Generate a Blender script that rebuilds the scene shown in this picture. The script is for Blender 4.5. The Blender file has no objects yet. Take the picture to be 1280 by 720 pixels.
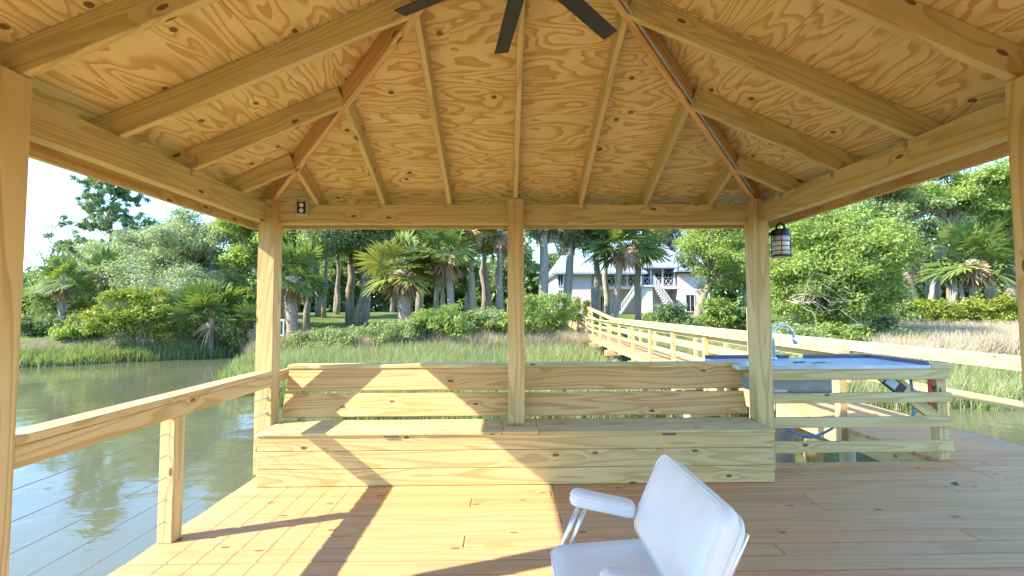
import bpy, math, random
import numpy as np
from mathutils import Vector, Matrix

# ------------------------------------------------------------------ camera, sky, sun, exposure
scn = bpy.context.scene
COL = scn.collection
CAM = (-0.0965, 0.0, 1.3628)
F_PX, PITCH, YAW, ROLL = 577.96, 0.0498, -0.0157, 0.0044


def rot3(p, y, r):
    cp, sp, cy, sy, cr, sr = math.cos(p), math.sin(p), math.cos(y), math.sin(y), math.cos(r), math.sin(r)
    rz = np.array([[cy, -sy, 0], [sy, cy, 0], [0, 0, 1]])
    rx = np.array([[1, 0, 0], [0, cp, -sp], [0, sp, cp]])
    ry = np.array([[cr, 0, sr], [0, 1, 0], [-sr, 0, cr]])
    return rz @ rx @ ry


RC = rot3(PITCH, YAW, ROLL)
cd = bpy.data.cameras.new('camera')
cam = bpy.data.objects.new('camera', cd)
COL.objects.link(cam)
m4 = Matrix(((RC[0, 0], RC[0, 2], -RC[0, 1], CAM[0]), (RC[1, 0], RC[1, 2], -RC[1, 1], CAM[1]),
             (RC[2, 0], RC[2, 2], -RC[2, 1], CAM[2]), (0, 0, 0, 1)))
cam.matrix_world = m4
cd.sensor_width = 36.0
cd.lens = F_PX / 1280 * 36.0
cd.clip_start = 0.05
cd.clip_end = 6000
scn.camera = cam

SUN_TO = Vector((-1.0, -0.34, 0.785)).normalized()      # direction towards the sun
SUN_EL = math.asin(SUN_TO.z)
SUN_AZ = math.atan2(SUN_TO.x, SUN_TO.y)
w = bpy.data.worlds.new('World')
scn.world = w
w.use_nodes = True
nt = w.node_tree
for n in list(nt.nodes):
    nt.nodes.remove(n)
sky = nt.nodes.new('ShaderNodeTexSky')
sky.sky_type = 'NISHITA'
sky.sun_disc = False
sky.sun_elevation = SUN_EL
sky.sun_rotation = SUN_AZ
sky.air_density = 1.3
sky.dust_density = 0.0
sky.ozone_density = 9.0
bg = nt.nodes.new('ShaderNodeBackground')
bg.inputs[1].default_value = 0.10
wo = nt.nodes.new('ShaderNodeOutputWorld')
nt.links.new(sky.outputs[0], bg.inputs[0])
nt.links.new(bg.outputs[0], wo.inputs[0])

sd = bpy.data.lights.new('sun', 'SUN')
sd.energy = 2.0
sd.angle = math.radians(0.5)
sd.color = (1.0, 0.89, 0.70)
so = bpy.data.objects.new('sun', sd)
COL.objects.link(so)
so.rotation_euler = (-SUN_TO).to_track_quat('-Z', 'Y').to_euler()
so.location = (-30, -10, 25)

scn.view_settings.view_transform = 'Standard'
scn.view_settings.look = 'None'
scn.view_settings.gamma = 1.0
scn.view_settings.use_curve_mapping = False
scn.view_settings.exposure = 2.72
scn.render.engine = 'CYCLES'
scn.cycles.max_bounces = 9
scn.cycles.diffuse_bounces = 5
scn.cycles.glossy_bounces = 3
scn.cycles.transmission_bounces = 4
scn.cycles.transparent_max_bounces = 6
scn.cycles.caustics_reflective = False
scn.cycles.caustics_refractive = False
try:
    scn.cycles.use_denoising = True
except Exception:
    pass


def ray(u, v):
    return RC @ np.array([(u - 640) / F_PX, 1.0, (360 - v) / F_PX])


def at(u, v, y):
    """world point at real depth y for a measured direction"""
    d = ray(u, v)
    t = (y - CAM[1]) / d[1]
    return np.array([CAM[0] + d[0] * t, y, CAM[2] + d[2] * t])


def AX(u, y):
    return float(at(u, 388, y)[0])


def AZ(v, y, u=640):
    return float(at(u, v, y)[2])


# ------------------------------------------------------------------ materials
def lin(r, g, b):
    f = lambda c: (c / 255 / 12.92) if c <= 10 else ((c / 255 + 0.055) / 1.055) ** 2.4
    return (f(r), f(g), f(b), 1)


def c4(c):
    return tuple(c) + (1,) if len(c) == 3 else tuple(c)


class NT:
    def __init__(self, name):
        self.m = bpy.data.materials.new(name)
        self.m.use_nodes = True
        self.t = self.m.node_tree
        self.bsdf = self.t.nodes['Principled BSDF']
        self.out = self.t.nodes['Material Output']

    def n(self, kind, **kw):
        nd = self.t.nodes.new('ShaderNode' + kind)
        for k, v in kw.items():
            setattr(nd, k, v)
        return nd

    def link(self, a, b):
        self.t.links.new(a, b)

    def val(self, x, sock):
        if hasattr(x, 'is_linked') or hasattr(x, 'links'):
            self.link(x, sock)
        else:
            sock.default_value = x

    def math(self, op, a, b=0.0, c=None):
        nd = self.n('Math', operation=op)
        self.val(a, nd.inputs[0])
        self.val(b, nd.inputs[1])
        if c is not None:
            self.val(c, nd.inputs[2])
        return nd.outputs[0]

    def vmul(self, a, v):
        nd = self.n('VectorMath', operation='MULTIPLY')
        self.link(a, nd.inputs[0])
        nd.inputs[1].default_value = v
        return nd.outputs[0]

    def noise(self, vec, scale, detail=2.0, rough=0.5, dist=0.0):
        nd = self.n('TexNoise')
        if vec is not None:
            self.link(vec, nd.inputs['Vector'])
        nd.inputs['Scale'].default_value = scale
        nd.inputs['Detail'].default_value = detail
        nd.inputs['Roughness'].default_value = rough
        nd.inputs['Distortion'].default_value = dist
        return nd

    def ramp(self, fac, stops, interp='LINEAR'):
        nd = self.n('ValToRGB')
        self.link(fac, nd.inputs[0])
        cr = nd.color_ramp
        cr.interpolation = interp
        while len(cr.elements) < len(stops):
            cr.elements.new(0.5)
        for e, (p, c) in zip(cr.elements, stops):
            e.position = p
            e.color = c4(c) if not isinstance(c, (int, float)) else (c, c, c, 1)
        return nd.outputs[0]

    def mix(self, fac, a, b, blend='MIX'):
        nd = self.n('MixRGB', blend_type=blend)
        self.val(fac, nd.inputs[0])
        for x, s in ((a, nd.inputs[1]), (b, nd.inputs[2])):
            if isinstance(x, (tuple, list)):
                s.default_value = c4(x)
            else:
                self.link(x, s)
        return nd.outputs[0]

    def attr(self, name):
        return self.n('Attribute', attribute_name=name)

    def bump(self, h, strength, dist=0.01):
        nd = self.n('Bump')
        nd.inputs['Strength'].default_value = strength
        nd.inputs['Distance'].default_value = dist
        self.link(h, nd.inputs['Height'])
        self.link(nd.outputs[0], self.bsdf.inputs['Normal'])


def plain(name, col, rough=0.5, metal=0.0, spec=0.5, var=0.12, vscale=8.0):
    N = NT(name)
    tc = N.n('TexCoord')
    ns = N.noise(tc.outputs['Object'], vscale, 3)
    dark = tuple(c * (1 - var) for c in col[:3])
    lite = tuple(min(1, c * (1 + var)) for c in col[:3])
    N.link(N.ramp(ns.outputs[0], [(0.3, dark), (0.7, lite)]), N.bsdf.inputs['Base Color'])
    N.bsdf.inputs['Roughness'].default_value = rough
    N.bsdf.inputs['Metallic'].default_value = metal
    N.bsdf.inputs['Specular IOR Level'].default_value = spec
    return N.m


def wood(name, green, warm, late_g, late_w, rings=13.0, knots=1.0, stretch=(0.38, 5.5, 5.5), rough=0.62, contrast=0.85, weather=0.0, nd=1.0, kscale=(2.6, 6.0), kr=0.085, kthr=0.76, det=1.6):
    """sawn pine: gc runs along each board; tone picks green-treated to orange heartwood"""
    N = NT(name)
    gc = N.attr('gc').outputs['Vector']
    tone = N.attr('tone').outputs['Fac']
    sv = N.vmul(gc, stretch)
    # knots
    vk = N.n('TexVoronoi', feature='F1', voronoi_dimensions='2D')
    sx = N.n('SeparateXYZ')
    N.link(gc, sx.inputs[0])
    cb = N.n('CombineXYZ')
    N.link(N.math('MULTIPLY', sx.outputs[0], kscale[0]), cb.inputs[0])
    N.link(N.math('MULTIPLY', N.math('ADD', sx.outputs[1], sx.outputs[2]), kscale[1]), cb.inputs[1])
    N.link(cb.outputs[0], vk.inputs['Vector'])
    vk.inputs['Scale'].default_value = 1.0
    kd = vk.outputs['Distance']
    sep = N.n('SeparateColor')
    N.link(vk.outputs['Color'], sep.inputs[0])
    has = N.math('GREATER_THAN', sep.outputs[0], kthr)
    near = N.math('MULTIPLY', N.math('SUBTRACT', 1.0, N.math('MULTIPLY', kd, 2.2)), has)
    near = N.math('MAXIMUM', near, 0.0)
    n1 = N.noise(sv, 1.0, det, 0.45, 0.25 * nd).outputs[0]
    rv = N.math('ADD', N.math('MULTIPLY', n1, rings), N.math('MULTIPLY', N.math('POWER', near, 1.8), 1.3 * knots))
    fr = N.math('FRACT', rv)
    ring = N.ramp(fr, [(0.0, 0.0), (0.45, 0.12), (0.72, 0.85), (0.92, 1.0), (0.97, 0.1), (1.0, 0.0)])
    # fibre
    fib = N.noise(N.vmul(gc, (3.0, 160.0, 160.0)), 1.0, 2.0).outputs[0]
    blot = N.noise(N.vmul(gc, (1.2, 4.0, 4.0)), 1.0, 3.0).outputs[0]
    early = N.mix(tone, green, warm)
    late = N.mix(tone, late_g, late_w)
    ringf = N.math('MULTIPLY', ring, contrast)
    col = N.mix(ringf, early, late)
    col = N.mix(N.math('MULTIPLY', fib, 0.22), col, (0.30, 0.19, 0.085), 'MIX')
    col = N.mix(N.ramp(blot, [(0.35, 0.0), (0.75, 0.30)]), col, N.mix(0.5, late, (0.20, 0.17, 0.09)))
    kn = N.math('MULTIPLY', N.math('LESS_THAN', N.math('ADD', kd, N.math('MULTIPLY', fib, 0.03)), kr), has)
    kn = N.math('MULTIPLY', kn, knots)
    col = N.mix(N.math('MULTIPLY', kn, 0.8), col, (0.10, 0.045, 0.018))
    if weather > 0:
        wn = N.noise(N.vmul(gc, (0.7, 2.5, 2.5)), 1.3, 4.0).outputs[0]
        col = N.mix(N.math('MULTIPLY', N.ramp(wn, [(0.35, 0.0), (0.65, 1.0)]), weather), col, (0.34, 0.31, 0.24))
    N.link(col, N.bsdf.inputs['Base Color'])
    N.bsdf.inputs['Roughness'].default_value = rough
    N.bsdf.inputs['Specular IOR Level'].default_value = 0.2
    N.bump(N.math('ADD', N.math('MULTIPLY', fib, 0.6), N.math('MULTIPLY', ring, 0.4)), 0.16, 0.004)
    return N.m


M = {}
M['pine'] = wood('treated_pine', (0.69, 0.61, 0.31), (0.73, 0.50, 0.235), (0.51, 0.41, 0.165), (0.53, 0.275, 0.09))
M['deck'] = wood('deck_pine', (0.69, 0.44, 0.205), (0.72, 0.355, 0.15), (0.56, 0.34, 0.13), (0.56, 0.24, 0.08), rings=10.0, knots=0.9,
                 stretch=(0.26, 5.0, 5.0), contrast=0.7, weather=0.12, rough=0.6)
M['ply'] = wood('plywood', (0.80, 0.69, 0.36), (0.81, 0.67, 0.335), (0.57, 0.40, 0.135), (0.56, 0.36, 0.115), rings=15.0, knots=1.0,
                stretch=(1.1, 4.0, 3.0), contrast=1.0, rough=0.7, nd=1.2, kscale=(3.0, 3.6), kr=0.075, kthr=0.6, det=2.5)
M['pile'] = wood('piling_wood', (0.52, 0.45, 0.34), (0.55, 0.46, 0.32), (0.34, 0.28, 0.20), (0.36, 0.28, 0.18), rings=3, knots=0.3, rough=0.85)
M['steel'] = plain('galvanised_steel', (0.50, 0.50, 0.50), 0.38, 0.8, var=0.2, vscale=40)
M['chrome'] = plain('brushed_steel', (0.62, 0.63, 0.66), 0.25, 0.95, var=0.05)
M['alu'] = plain('anodised_aluminium', (0.80, 0.81, 0.84), 0.28, 0.75, var=0.04)
M['cable'] = plain('cable_steel', (0.30, 0.28, 0.25), 0.45, 0.6)
M['black'] = plain('black_paint', (0.020, 0.021, 0.023), 0.42)
M['fan'] = plain('dark_bronze_blade', (0.030, 0.032, 0.030), 0.45)
M['grey_pvc'] = plain('grey_conduit', (0.36, 0.36, 0.36), 0.5)
M['grey_box'] = plain('grey_plastic', (0.40, 0.43, 0.45), 0.5)
M['white'] = plain('white_plastic', (0.78, 0.79, 0.80), 0.45, var=0.03)
M['frost'] = plain('frosted_glass', (0.88, 0.90, 0.90), 0.3, var=0.05)
M['sinkgrey'] = plain('grey_sink_metal', (0.30, 0.34, 0.37), 0.4, 0.2, var=0.08)
M['hose'] = plain('blue_hose', (0.09, 0.23, 0.46), 0.4)
M['red'] = plain('red_paint', (0.52, 0.025, 0.035), 0.4)
M['stone'] = plain('dark_stone_edge', (0.12, 0.105, 0.11), 0.6, vscale=14, var=0.25)
M['lens'] = plain('lamp_glass', (0.35, 0.47, 0.55), 0.15)
M['shingle'] = plain('roof_felt', (0.07, 0.07, 0.075), 0.9)


def mk_vinyl():
    N = NT('white_vinyl')
    tc = N.n('TexCoord')
    ns = N.noise(tc.outputs['Object'], 5, 4)
    N.link(N.ramp(ns.outputs[0], [(0.3, (0.78, 0.79, 0.77)), (0.7, (0.86, 0.865, 0.84))]), N.bsdf.inputs['Base Color'])
    N.bsdf.inputs['Roughness'].default_value = 0.42
    fine = N.noise(tc.outputs['Object'], 260, 2)
    wr = N.noise(tc.outputs['Object'], 9, 3)
    N.bump(N.math('ADD', N.math('MULTIPLY', fine.outputs[0], 0.12), wr.outputs[0]), 0.22, 0.006)
    return N.m


M['vinyl'] = mk_vinyl()


def mk_slab():
    N = NT('blue_grey_tabletop')
    tc = N.n('TexCoord')
    ns = N.noise(N.vmul(tc.outputs['Object'], (1.5, 9, 1)), 1.6, 5)
    N.link(N.ramp(ns.outputs[0], [(0.35, (0.42, 0.46, 0.52)), (0.65, (0.62, 0.66, 0.71))]), N.bsdf.inputs['Base Color'])
    N.bsdf.inputs['Roughness'].default_value = 0.22
    return N.m


M['slab'] = mk_slab()


def leafmat(name, a, b, transl=0.4, dark=0.72, rough=0.55, warm=(1.25, 1.2, 0.5)):
    N = NT(name)
    if name.endswith('leaves') or 'needles' in name:
        a, b = tuple(c * 2.7 for c in a), tuple(c * 2.7 for c in b)
    elif 'frond' in name:
        a, b = tuple(c * 1.8 for c in a), tuple(c * 1.8 for c in b)
    tone = N.attr('tone').outputs['Fac']
    tc = N.n('TexCoord')
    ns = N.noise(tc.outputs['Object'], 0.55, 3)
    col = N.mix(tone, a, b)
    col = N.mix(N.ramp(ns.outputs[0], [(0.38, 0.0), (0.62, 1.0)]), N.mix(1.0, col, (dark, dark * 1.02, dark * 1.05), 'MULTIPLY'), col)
    N.link(col, N.bsdf.inputs['Base Color'])
    N.bsdf.inputs['Roughness'].default_value = rough
    N.bsdf.inputs['Specular IOR Level'].default_value = 0.35
    tr = N.n('BsdfTranslucent')
    N.link(N.mix(1.0, col, warm, 'MULTIPLY'), tr.inputs[0])
    mx = N.n('MixShader')
    mx.inputs[0].default_value = transl
    N.link(N.bsdf.outputs[0], mx.inputs[1])
    N.link(tr.outputs[0], mx.inputs[2])
    N.link(mx.outputs[0], N.out.inputs[0])
    return N.m


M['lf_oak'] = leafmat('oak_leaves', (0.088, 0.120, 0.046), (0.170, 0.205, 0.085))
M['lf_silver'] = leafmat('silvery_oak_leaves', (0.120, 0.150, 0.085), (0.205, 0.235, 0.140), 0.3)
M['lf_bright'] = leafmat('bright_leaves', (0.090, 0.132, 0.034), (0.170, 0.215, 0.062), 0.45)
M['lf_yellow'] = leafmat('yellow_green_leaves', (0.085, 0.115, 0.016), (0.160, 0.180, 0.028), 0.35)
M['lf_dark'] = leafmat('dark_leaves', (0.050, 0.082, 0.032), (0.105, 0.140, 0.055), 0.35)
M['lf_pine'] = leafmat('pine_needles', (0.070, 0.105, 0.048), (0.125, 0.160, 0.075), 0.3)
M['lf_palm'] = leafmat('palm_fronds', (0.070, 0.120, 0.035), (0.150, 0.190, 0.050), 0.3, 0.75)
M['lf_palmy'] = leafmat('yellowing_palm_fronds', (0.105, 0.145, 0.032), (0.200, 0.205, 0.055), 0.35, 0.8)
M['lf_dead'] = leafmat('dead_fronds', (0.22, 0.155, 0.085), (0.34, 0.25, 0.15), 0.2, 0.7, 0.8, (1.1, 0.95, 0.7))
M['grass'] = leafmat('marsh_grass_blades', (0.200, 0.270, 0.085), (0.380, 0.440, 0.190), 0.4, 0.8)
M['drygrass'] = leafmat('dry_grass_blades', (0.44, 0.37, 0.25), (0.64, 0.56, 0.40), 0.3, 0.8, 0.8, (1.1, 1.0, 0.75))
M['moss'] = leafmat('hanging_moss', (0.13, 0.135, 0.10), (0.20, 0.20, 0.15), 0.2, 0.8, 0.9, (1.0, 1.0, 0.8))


def mk_bark(name, a, b, sc=(6, 6, 1.2)):
    N = NT(name)
    tc = N.n('TexCoord')
    ns = N.noise(N.vmul(tc.outputs['Object'], sc), 1.6, 5, 0.65)
    N.link(N.ramp(ns.outputs[0], [(0.32, a), (0.68, b)]), N.bsdf.inputs['Base Color'])
    N.bsdf.inputs['Roughness'].default_value = 0.9
    N.bump(ns.outputs[0], 0.8, 0.05)
    return N.m


M['bark'] = mk_bark('oak_bark', (0.15, 0.12, 0.08), (0.36, 0.30, 0.22))
M['barkpale'] = mk_bark('pale_bark', (0.20, 0.19, 0.155), (0.40, 0.38, 0.33))
M['barkpalm'] = mk_bark('palm_trunk', (0.19, 0.155, 0.115), (0.44, 0.37, 0.28), (5, 5, 9))
M['deadwood'] = mk_bark('dead_branches', (0.26, 0.22, 0.18), (0.46, 0.42, 0.36))


def mk_ground():
    N = NT('bank_and_lawn')
    geo = N.n('NewGeometry')
    sp = N.n('SeparateXYZ')
    N.link(geo.outputs['Position'], sp.inputs[0])
    n1 = N.noise(geo.outputs['Position'], 0.35, 5, 0.6).outputs[0]
    n2 = N.noise(geo.outputs['Position'], 3.0, 4, 0.6).outputs[0]
    lawn = N.ramp(n1, [(0.35, (0.085, 0.135, 0.025)), (0.50, (0.15, 0.20, 0.045)), (0.64, (0.27, 0.235, 0.10))])
    lawn = N.mix(N.math('MULTIPLY', n2, 0.5), lawn, (0.06, 0.085, 0.02))
    mud = N.ramp(n2, [(0.3, (0.10, 0.085, 0.055)), (0.7, (0.20, 0.175, 0.115))])
    f = N.ramp(N.math('ADD', sp.outputs[2], N.math('MULTIPLY', n1, 0.5)), [(0.0, 0.0), (0.30, 1.0)])
    N.link(N.mix(f, mud, lawn), N.bsdf.inputs['Base Color'])
    N.bsdf.inputs['Roughness'].default_value = 0.95
    N.bsdf.inputs['Specular IOR Level'].default_value = 0.1
    N.bump(n2, 0.6, 0.06)
    return N.m


M['ground'] = mk_ground()


def mk_water():
    N = NT('creek_water')
    geo = N.n('NewGeometry')
    p = geo.outputs['Position']
    a = N.noise(N.vmul(p, (1.0, 1.6, 1.0)), 2.6, 3, 0.55, 0.4).outputs[0]
    b = N.noise(N.vmul(p, (1.0, 1.3, 1.0)), 0.55, 2, 0.5, 0.6).outputs[0]
    c = N.noise(p, 0.16, 2).outputs[0]
    N.link(N.ramp(c, [(0.35, (0.110, 0.114, 0.058)), (0.65, (0.148, 0.150, 0.080))]), N.bsdf.inputs['Base Color'])
    N.bsdf.inputs['Roughness'].default_value = 0.06
    N.bsdf.inputs['IOR'].default_value = 1.33
    N.bsdf.inputs['Specular IOR Level'].default_value = 0.6
    amp = N.ramp(c, [(0.4, 0.35), (0.62, 1.0)])
    h = N.math('ADD', N.math('MULTIPLY', N.math('MULTIPLY', a, amp), 0.35), N.math('MULTIPLY', b, 1.0))
    N.bump(h, 0.17, 0.10)
    return N.m


M['water'] = mk_water()
M['hwall'] = plain('pale_pink_stucco', (0.72, 0.61, 0.60), 0.8, var=0.04, vscale=1.5)
M['hwhite'] = plain('white_trim', (0.66, 0.65, 0.65), 0.6, var=0.03)
M['hglass'] = plain('dark_window_glass', (0.025, 0.03, 0.035), 0.1)


def mk_roofmetal():
    N = NT('standing_seam_metal')
    tc = N.n('TexCoord')
    ns = N.noise(tc.outputs['Object'], 0.7, 3)
    N.link(N.ramp(ns.outputs[0], [(0.3, (0.42, 0.46, 0.52)), (0.7, (0.50, 0.54, 0.60))]), N.bsdf.inputs['Base Color'])
    N.bsdf.inputs['Roughness'].default_value = 0.4
    N.bsdf.inputs['Metallic'].default_value = 0.3
    return N.m


M['hroof'] = mk_roofmetal()

# ------------------------------------------------------------------ mesh helpers
RND = random.Random(7)


def _template():
    vs, key = [], {}
    for sx in (-1, 1):
        for sy in (-1, 1):
            for sz in (-1, 1):
                for ax in range(3):
                    key[(sx, sy, sz, ax)] = len(vs)
                    vs.append((sx, sy, sz, ax))
    faces = []
    for ax in range(3):
        o = [i for i in range(3) if i != ax]
        for s in (-1, 1):
            q = []
            for a, b in ((-1, -1), (1, -1), (1, 1), (-1, 1)):
                t = [0, 0, 0]
                t[ax] = s
                t[o[0]] = a
                t[o[1]] = b
                q.append(key[(*t, ax)])
            faces.append(q)
    for ax in range(3):                                     # edges parallel to ax
        o = [i for i in range(3) if i != ax]
        for a in (-1, 1):
            for b in (-1, 1):
                q = []
                for s, k in ((-1, o[0]), (1, o[0]), (1, o[1]), (-1, o[1])):
                    t = [0, 0, 0]
                    t[ax] = s
                    t[o[0]] = a
                    t[o[1]] = b
                    q.append(key[(*t, k)])
                faces.append(q)
    for sx in (-1, 1):
        for sy in (-1, 1):
            for sz in (-1, 1):
                faces.append([key[(sx, sy, sz, a)] for a in range(3)])
    V = np.array([v[:3] for v in vs], float)
    AXS = np.array([v[3] for v in vs])
    P = V.copy()
    for i in range(len(P)):
        for k in range(3):
            if k != AXS[i]:
                P[i, k] *= 0.9
    out = []
    for f in faces:
        c = P[f].mean(0)
        nrm = np.cross(P[f[1]] - P[f[0]], P[f[2]] - P[f[0]])
        out.append(f if nrm @ c > 0 else f[::-1])
    return V, AXS, out


TV, TA, TF = _template()


def nrm(v):
    v = np.asarray(v, float)
    return v / (np.linalg.norm(v) + 1e-12)


class MB:
    def __init__(self):
        self.v, self.f, self.gc, self.tone = [], [], [], []
        self.nv = 0

    def _add(self, verts, faces, gc, tone):
        b = self.nv
        self.v.append(np.asarray(verts, float))
        self.gc.append(np.asarray(gc, float))
        self.tone.append(np.full(len(verts), tone, float) if np.isscalar(tone) else np.asarray(tone, float))
        self.f += [[b + i for i in q] for q in faces]
        self.nv += len(verts)

    def box(self, c, half, R=None, ch=0.003, tone=0.5, axis=0, off=None):
        half = np.asarray(half, float)
        ch = min(ch, half.min() * 0.45)
        L = TV * half
        for k in range(3):
            L[:, k] -= np.where(TA != k, TV[:, k] * ch, 0)
        P = L if R is None else L @ np.asarray(R).T
        g = np.roll(L, -axis, axis=1) + np.array([RND.uniform(-50, 50) for _ in range(3)])
        if off is not None:                                  # pieces cut from one timber share its grain
            g = np.roll(P + np.asarray(c, float), -axis, axis=1) + off
        self._add(P + np.asarray(c, float), TF, g, tone)
        return self

    def b6(self, x0, x1, y0, y1, z0, z1, ch=0.003, tone=0.5, axis=None, off=None):
        h = np.array([(x1 - x0) / 2, (y1 - y0) / 2, (z1 - z0) / 2])
        if axis is None:
            axis = int(np.argmax(h))
        return self.box(((x0 + x1) / 2, (y0 + y1) / 2, (z0 + z1) / 2), h, None, ch, tone, axis, off)

    def board(self, a, b, wd, th, up=(0, 0, 1), ch=0.003, tone=0.5):
        """a,b centre line ends; wd across (perp to up), th along up"""
        a, b = np.asarray(a, float), np.asarray(b, float)
        d = nrm(b - a)
        s = nrm(np.cross(d, up))
        u = np.cross(s, d)
        R = np.column_stack([d, s, u])
        return self.box((a + b) / 2, (np.linalg.norm(b - a) / 2, wd / 2, th / 2), R, ch, tone, 0)

    def tube(self, pts, rad, n=8, caps=True, tone=0.5):
        pts = [np.asarray(p, float) for p in pts]
        if np.isscalar(rad):
            rad = [rad] * len(pts)
        vs, gc = [], []
        off = np.array([RND.uniform(-50, 50) for _ in range(3)])
        prev = None
        L = 0
        for i, p in enumerate(pts):
            d = nrm(pts[min(i + 1, len(pts) - 1)] - pts[max(i - 1, 0)])
            if prev is None:
                ref = np.array([0, 0, 1.0]) if abs(d[2]) < 0.9 else np.array([1.0, 0, 0])
                s = nrm(np.cross(d, ref))
            else:
                s = nrm(prev - d * (prev @ d))
            prev = s
            u = np.cross(d, s)
            if i:
                L += np.linalg.norm(p - pts[i - 1])
            for k in range(n):
                t = 2 * math.pi * k / n
                r = rad[i]
                vs.append(p + s * r * math.cos(t) + u * r * math.sin(t))
                gc.append(off + np.array([L, r * math.cos(t), r * math.sin(t)]))
        fs = []
        for i in range(len(pts) - 1):
            for k in range(n):
                fs.append([i * n + k, i * n + (k + 1) % n, (i + 1) * n + (k + 1) % n, (i + 1) * n + k])
        if caps:
            fs.append(list(range(n))[::-1])
            fs.append([(len(pts) - 1) * n + k for k in range(n)])
        self._add(vs, fs, gc, tone)
        return self

    def cyl(self, a, b, r, n=16, tone=0.5):
        return self.tube([a, b], r, n, True, tone)

    def prism(self, poly, d, gcs=None, tone=0.5):
        """polygon (k x 3) extruded by vector d"""
        poly = np.asarray(poly, float)
        k = len(poly)
        d = np.asarray(d, float)
        vs = np.vstack([poly, poly + d])
        g = np.vstack([gcs, np.asarray(gcs) + [0, 0, 0.01]]) if gcs is not None else vs
        n = np.zeros(3)
        for i in range(k):
            n += np.cross(poly[i], poly[(i + 1) % k])
        fl = n @ d > 0
        base, top = list(range(k)), list(range(k, 2 * k))
        fs = [base[::-1], top] if fl else [base, top[::-1]]
        for i in range(k):
            j = (i + 1) % k
            q = [i, j, k + j, k + i]
            fs.append(q if fl else q[::-1])
        self._add(vs, fs, g, tone)
        return self

    def lathe(self, c, prof, n=20, axis=(0, 0, 1), tone=0.5):
        ax = nrm(axis)
        s = nrm(np.cross(ax, (1, 0, 0) if abs(ax[0]) < 0.9 else (0, 1, 0)))
        u = np.cross(ax, s)
        c = np.asarray(c, float)
        vs = []
        for r, h in prof:
            for k in range(n):
                t = 2 * math.pi * k / n
                vs.append(c + ax * h + s * r * math.cos(t) + u * r * math.sin(t))
        fs = []
        for i in range(len(prof) - 1):
            for k in range(n):
                fs.append([i * n + k, i * n + (k + 1) % n, (i + 1) * n + (k + 1) % n, (i + 1) * n + k])
        fs.append(list(range(n))[::-1])
        fs.append([(len(prof) - 1) * n + k for k in range(n)])
        self._add(vs, fs, vs, tone)
        return self

    def build(self, name, mat, parent=None, smooth=False):
        V = np.vstack(self.v)
        org = np.zeros(3)
        p = parent
        while p is not None:
            org = org + np.array(p.location)
            p = p.parent
        me = bpy.data.meshes.new(name)
        me.from_pydata((V - org).tolist(), [], self.f)
        a = me.attributes.new('gc', 'FLOAT_VECTOR', 'POINT')
        a.data.foreach_set('vector', np.vstack(self.gc).astype(np.float32).ravel())
        a = me.attributes.new('tone', 'FLOAT', 'POINT')
        a.data.foreach_set('value', np.concatenate(self.tone).astype(np.float32))
        me.materials.append(M[mat])
        if smooth:
            me.polygons.foreach_set('use_smooth', [True] * len(me.polygons))
        me.update()
        o = bpy.data.objects.new(name, me)
        COL.objects.link(o)
        if parent is not None:
            o.parent = parent
        return o


def tag(o, label=None, cat=None, group=None, kind=None):
    for k, v in (('label', label), ('category', cat), ('group', group), ('kind', kind)):
        if v:
            o[k] = v
    return o


def thing(name, label, cat, loc=(0, 0, 0), group=None, rz=0.0):
    o = bpy.data.objects.new(name, None)
    o.empty_display_size = 0.2
    o.location = loc
    o.rotation_euler = (0, 0, rz)
    COL.objects.link(o)
    return tag(o, label, cat, group)


def struct(o):
    o['kind'] = 'structure'
    return o


def copy_thing(o, loc, rz=0, sc=1.0, label=None, group=None):
    c = o.copy()
    COL.objects.link(c)
    c.location = loc
    c.rotation_euler = (0, 0, rz)
    c.scale = (sc, sc, sc)
    if label:
        c['label'] = label
    if group:
        c['group'] = group
    for ch in o.children:
        k = ch.copy()
        COL.objects.link(k)
        k.parent = c
        for g in ch.children:
            q = g.copy()
            COL.objects.link(q)
            q.parent = k
    return c


def fast_mesh(name, verts, nper, mat, tone, parent=None, faces=None):
    """many equal faces: verts (N*nper,3)"""
    verts = np.asarray(verts, np.float32)
    me = bpy.data.meshes.new(name)
    nv = len(verts)
    idx = np.arange(nv, dtype=np.int32) if faces is None else np.asarray(faces, np.int32).ravel()
    nf = len(idx) // nper
    me.vertices.add(nv)
    me.vertices.foreach_set('co', verts.ravel())
    me.loops.add(len(idx))
    me.loops.foreach_set('vertex_index', idx)
    me.polygons.add(nf)
    me.polygons.foreach_set('loop_start', np.arange(0, len(idx), nper, dtype=np.int32))
    a = me.attributes.new('tone', 'FLOAT', 'POINT')
    a.data.foreach_set('value', np.asarray(tone, np.float32))
    me.update(calc_edges=True)
    me.materials.append(M[mat])
    o = bpy.data.objects.new(name, me)
    COL.objects.link(o)
    if parent is not None:
        o.parent = parent
    return o

# ------------------------------------------------------------------ ground and water
WATER_Z = -1.15
SHORE = [(-200, 20), (-60, 17), (-30, 19), (-21.7, 22.0), (-18, 24.6), (-15.5, 27.0), (-13.6, 25.0), (-11, 20.5), (-8.5, 15.5), (-6, 12.0), (-2, 10.2), (6, 10.0), (9, 11.0),
         (13, 11.6), (22, 11.0), (40, 9), (90, 6), (200, 0)]
SX = np.array([p[0] for p in SHORE])
SY = np.array([p[1] for p in SHORE])


def shore(x):
    return np.interp(x, SX, SY)


def bank(x):
    return np.interp(x, [-200, -30, -21, -15, -10, 0, 10, 18, 40, 200], [24, 23.5, 25.0, 28.3, 27, 25.6, 26.0, 27.0, 26, 24])


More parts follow.
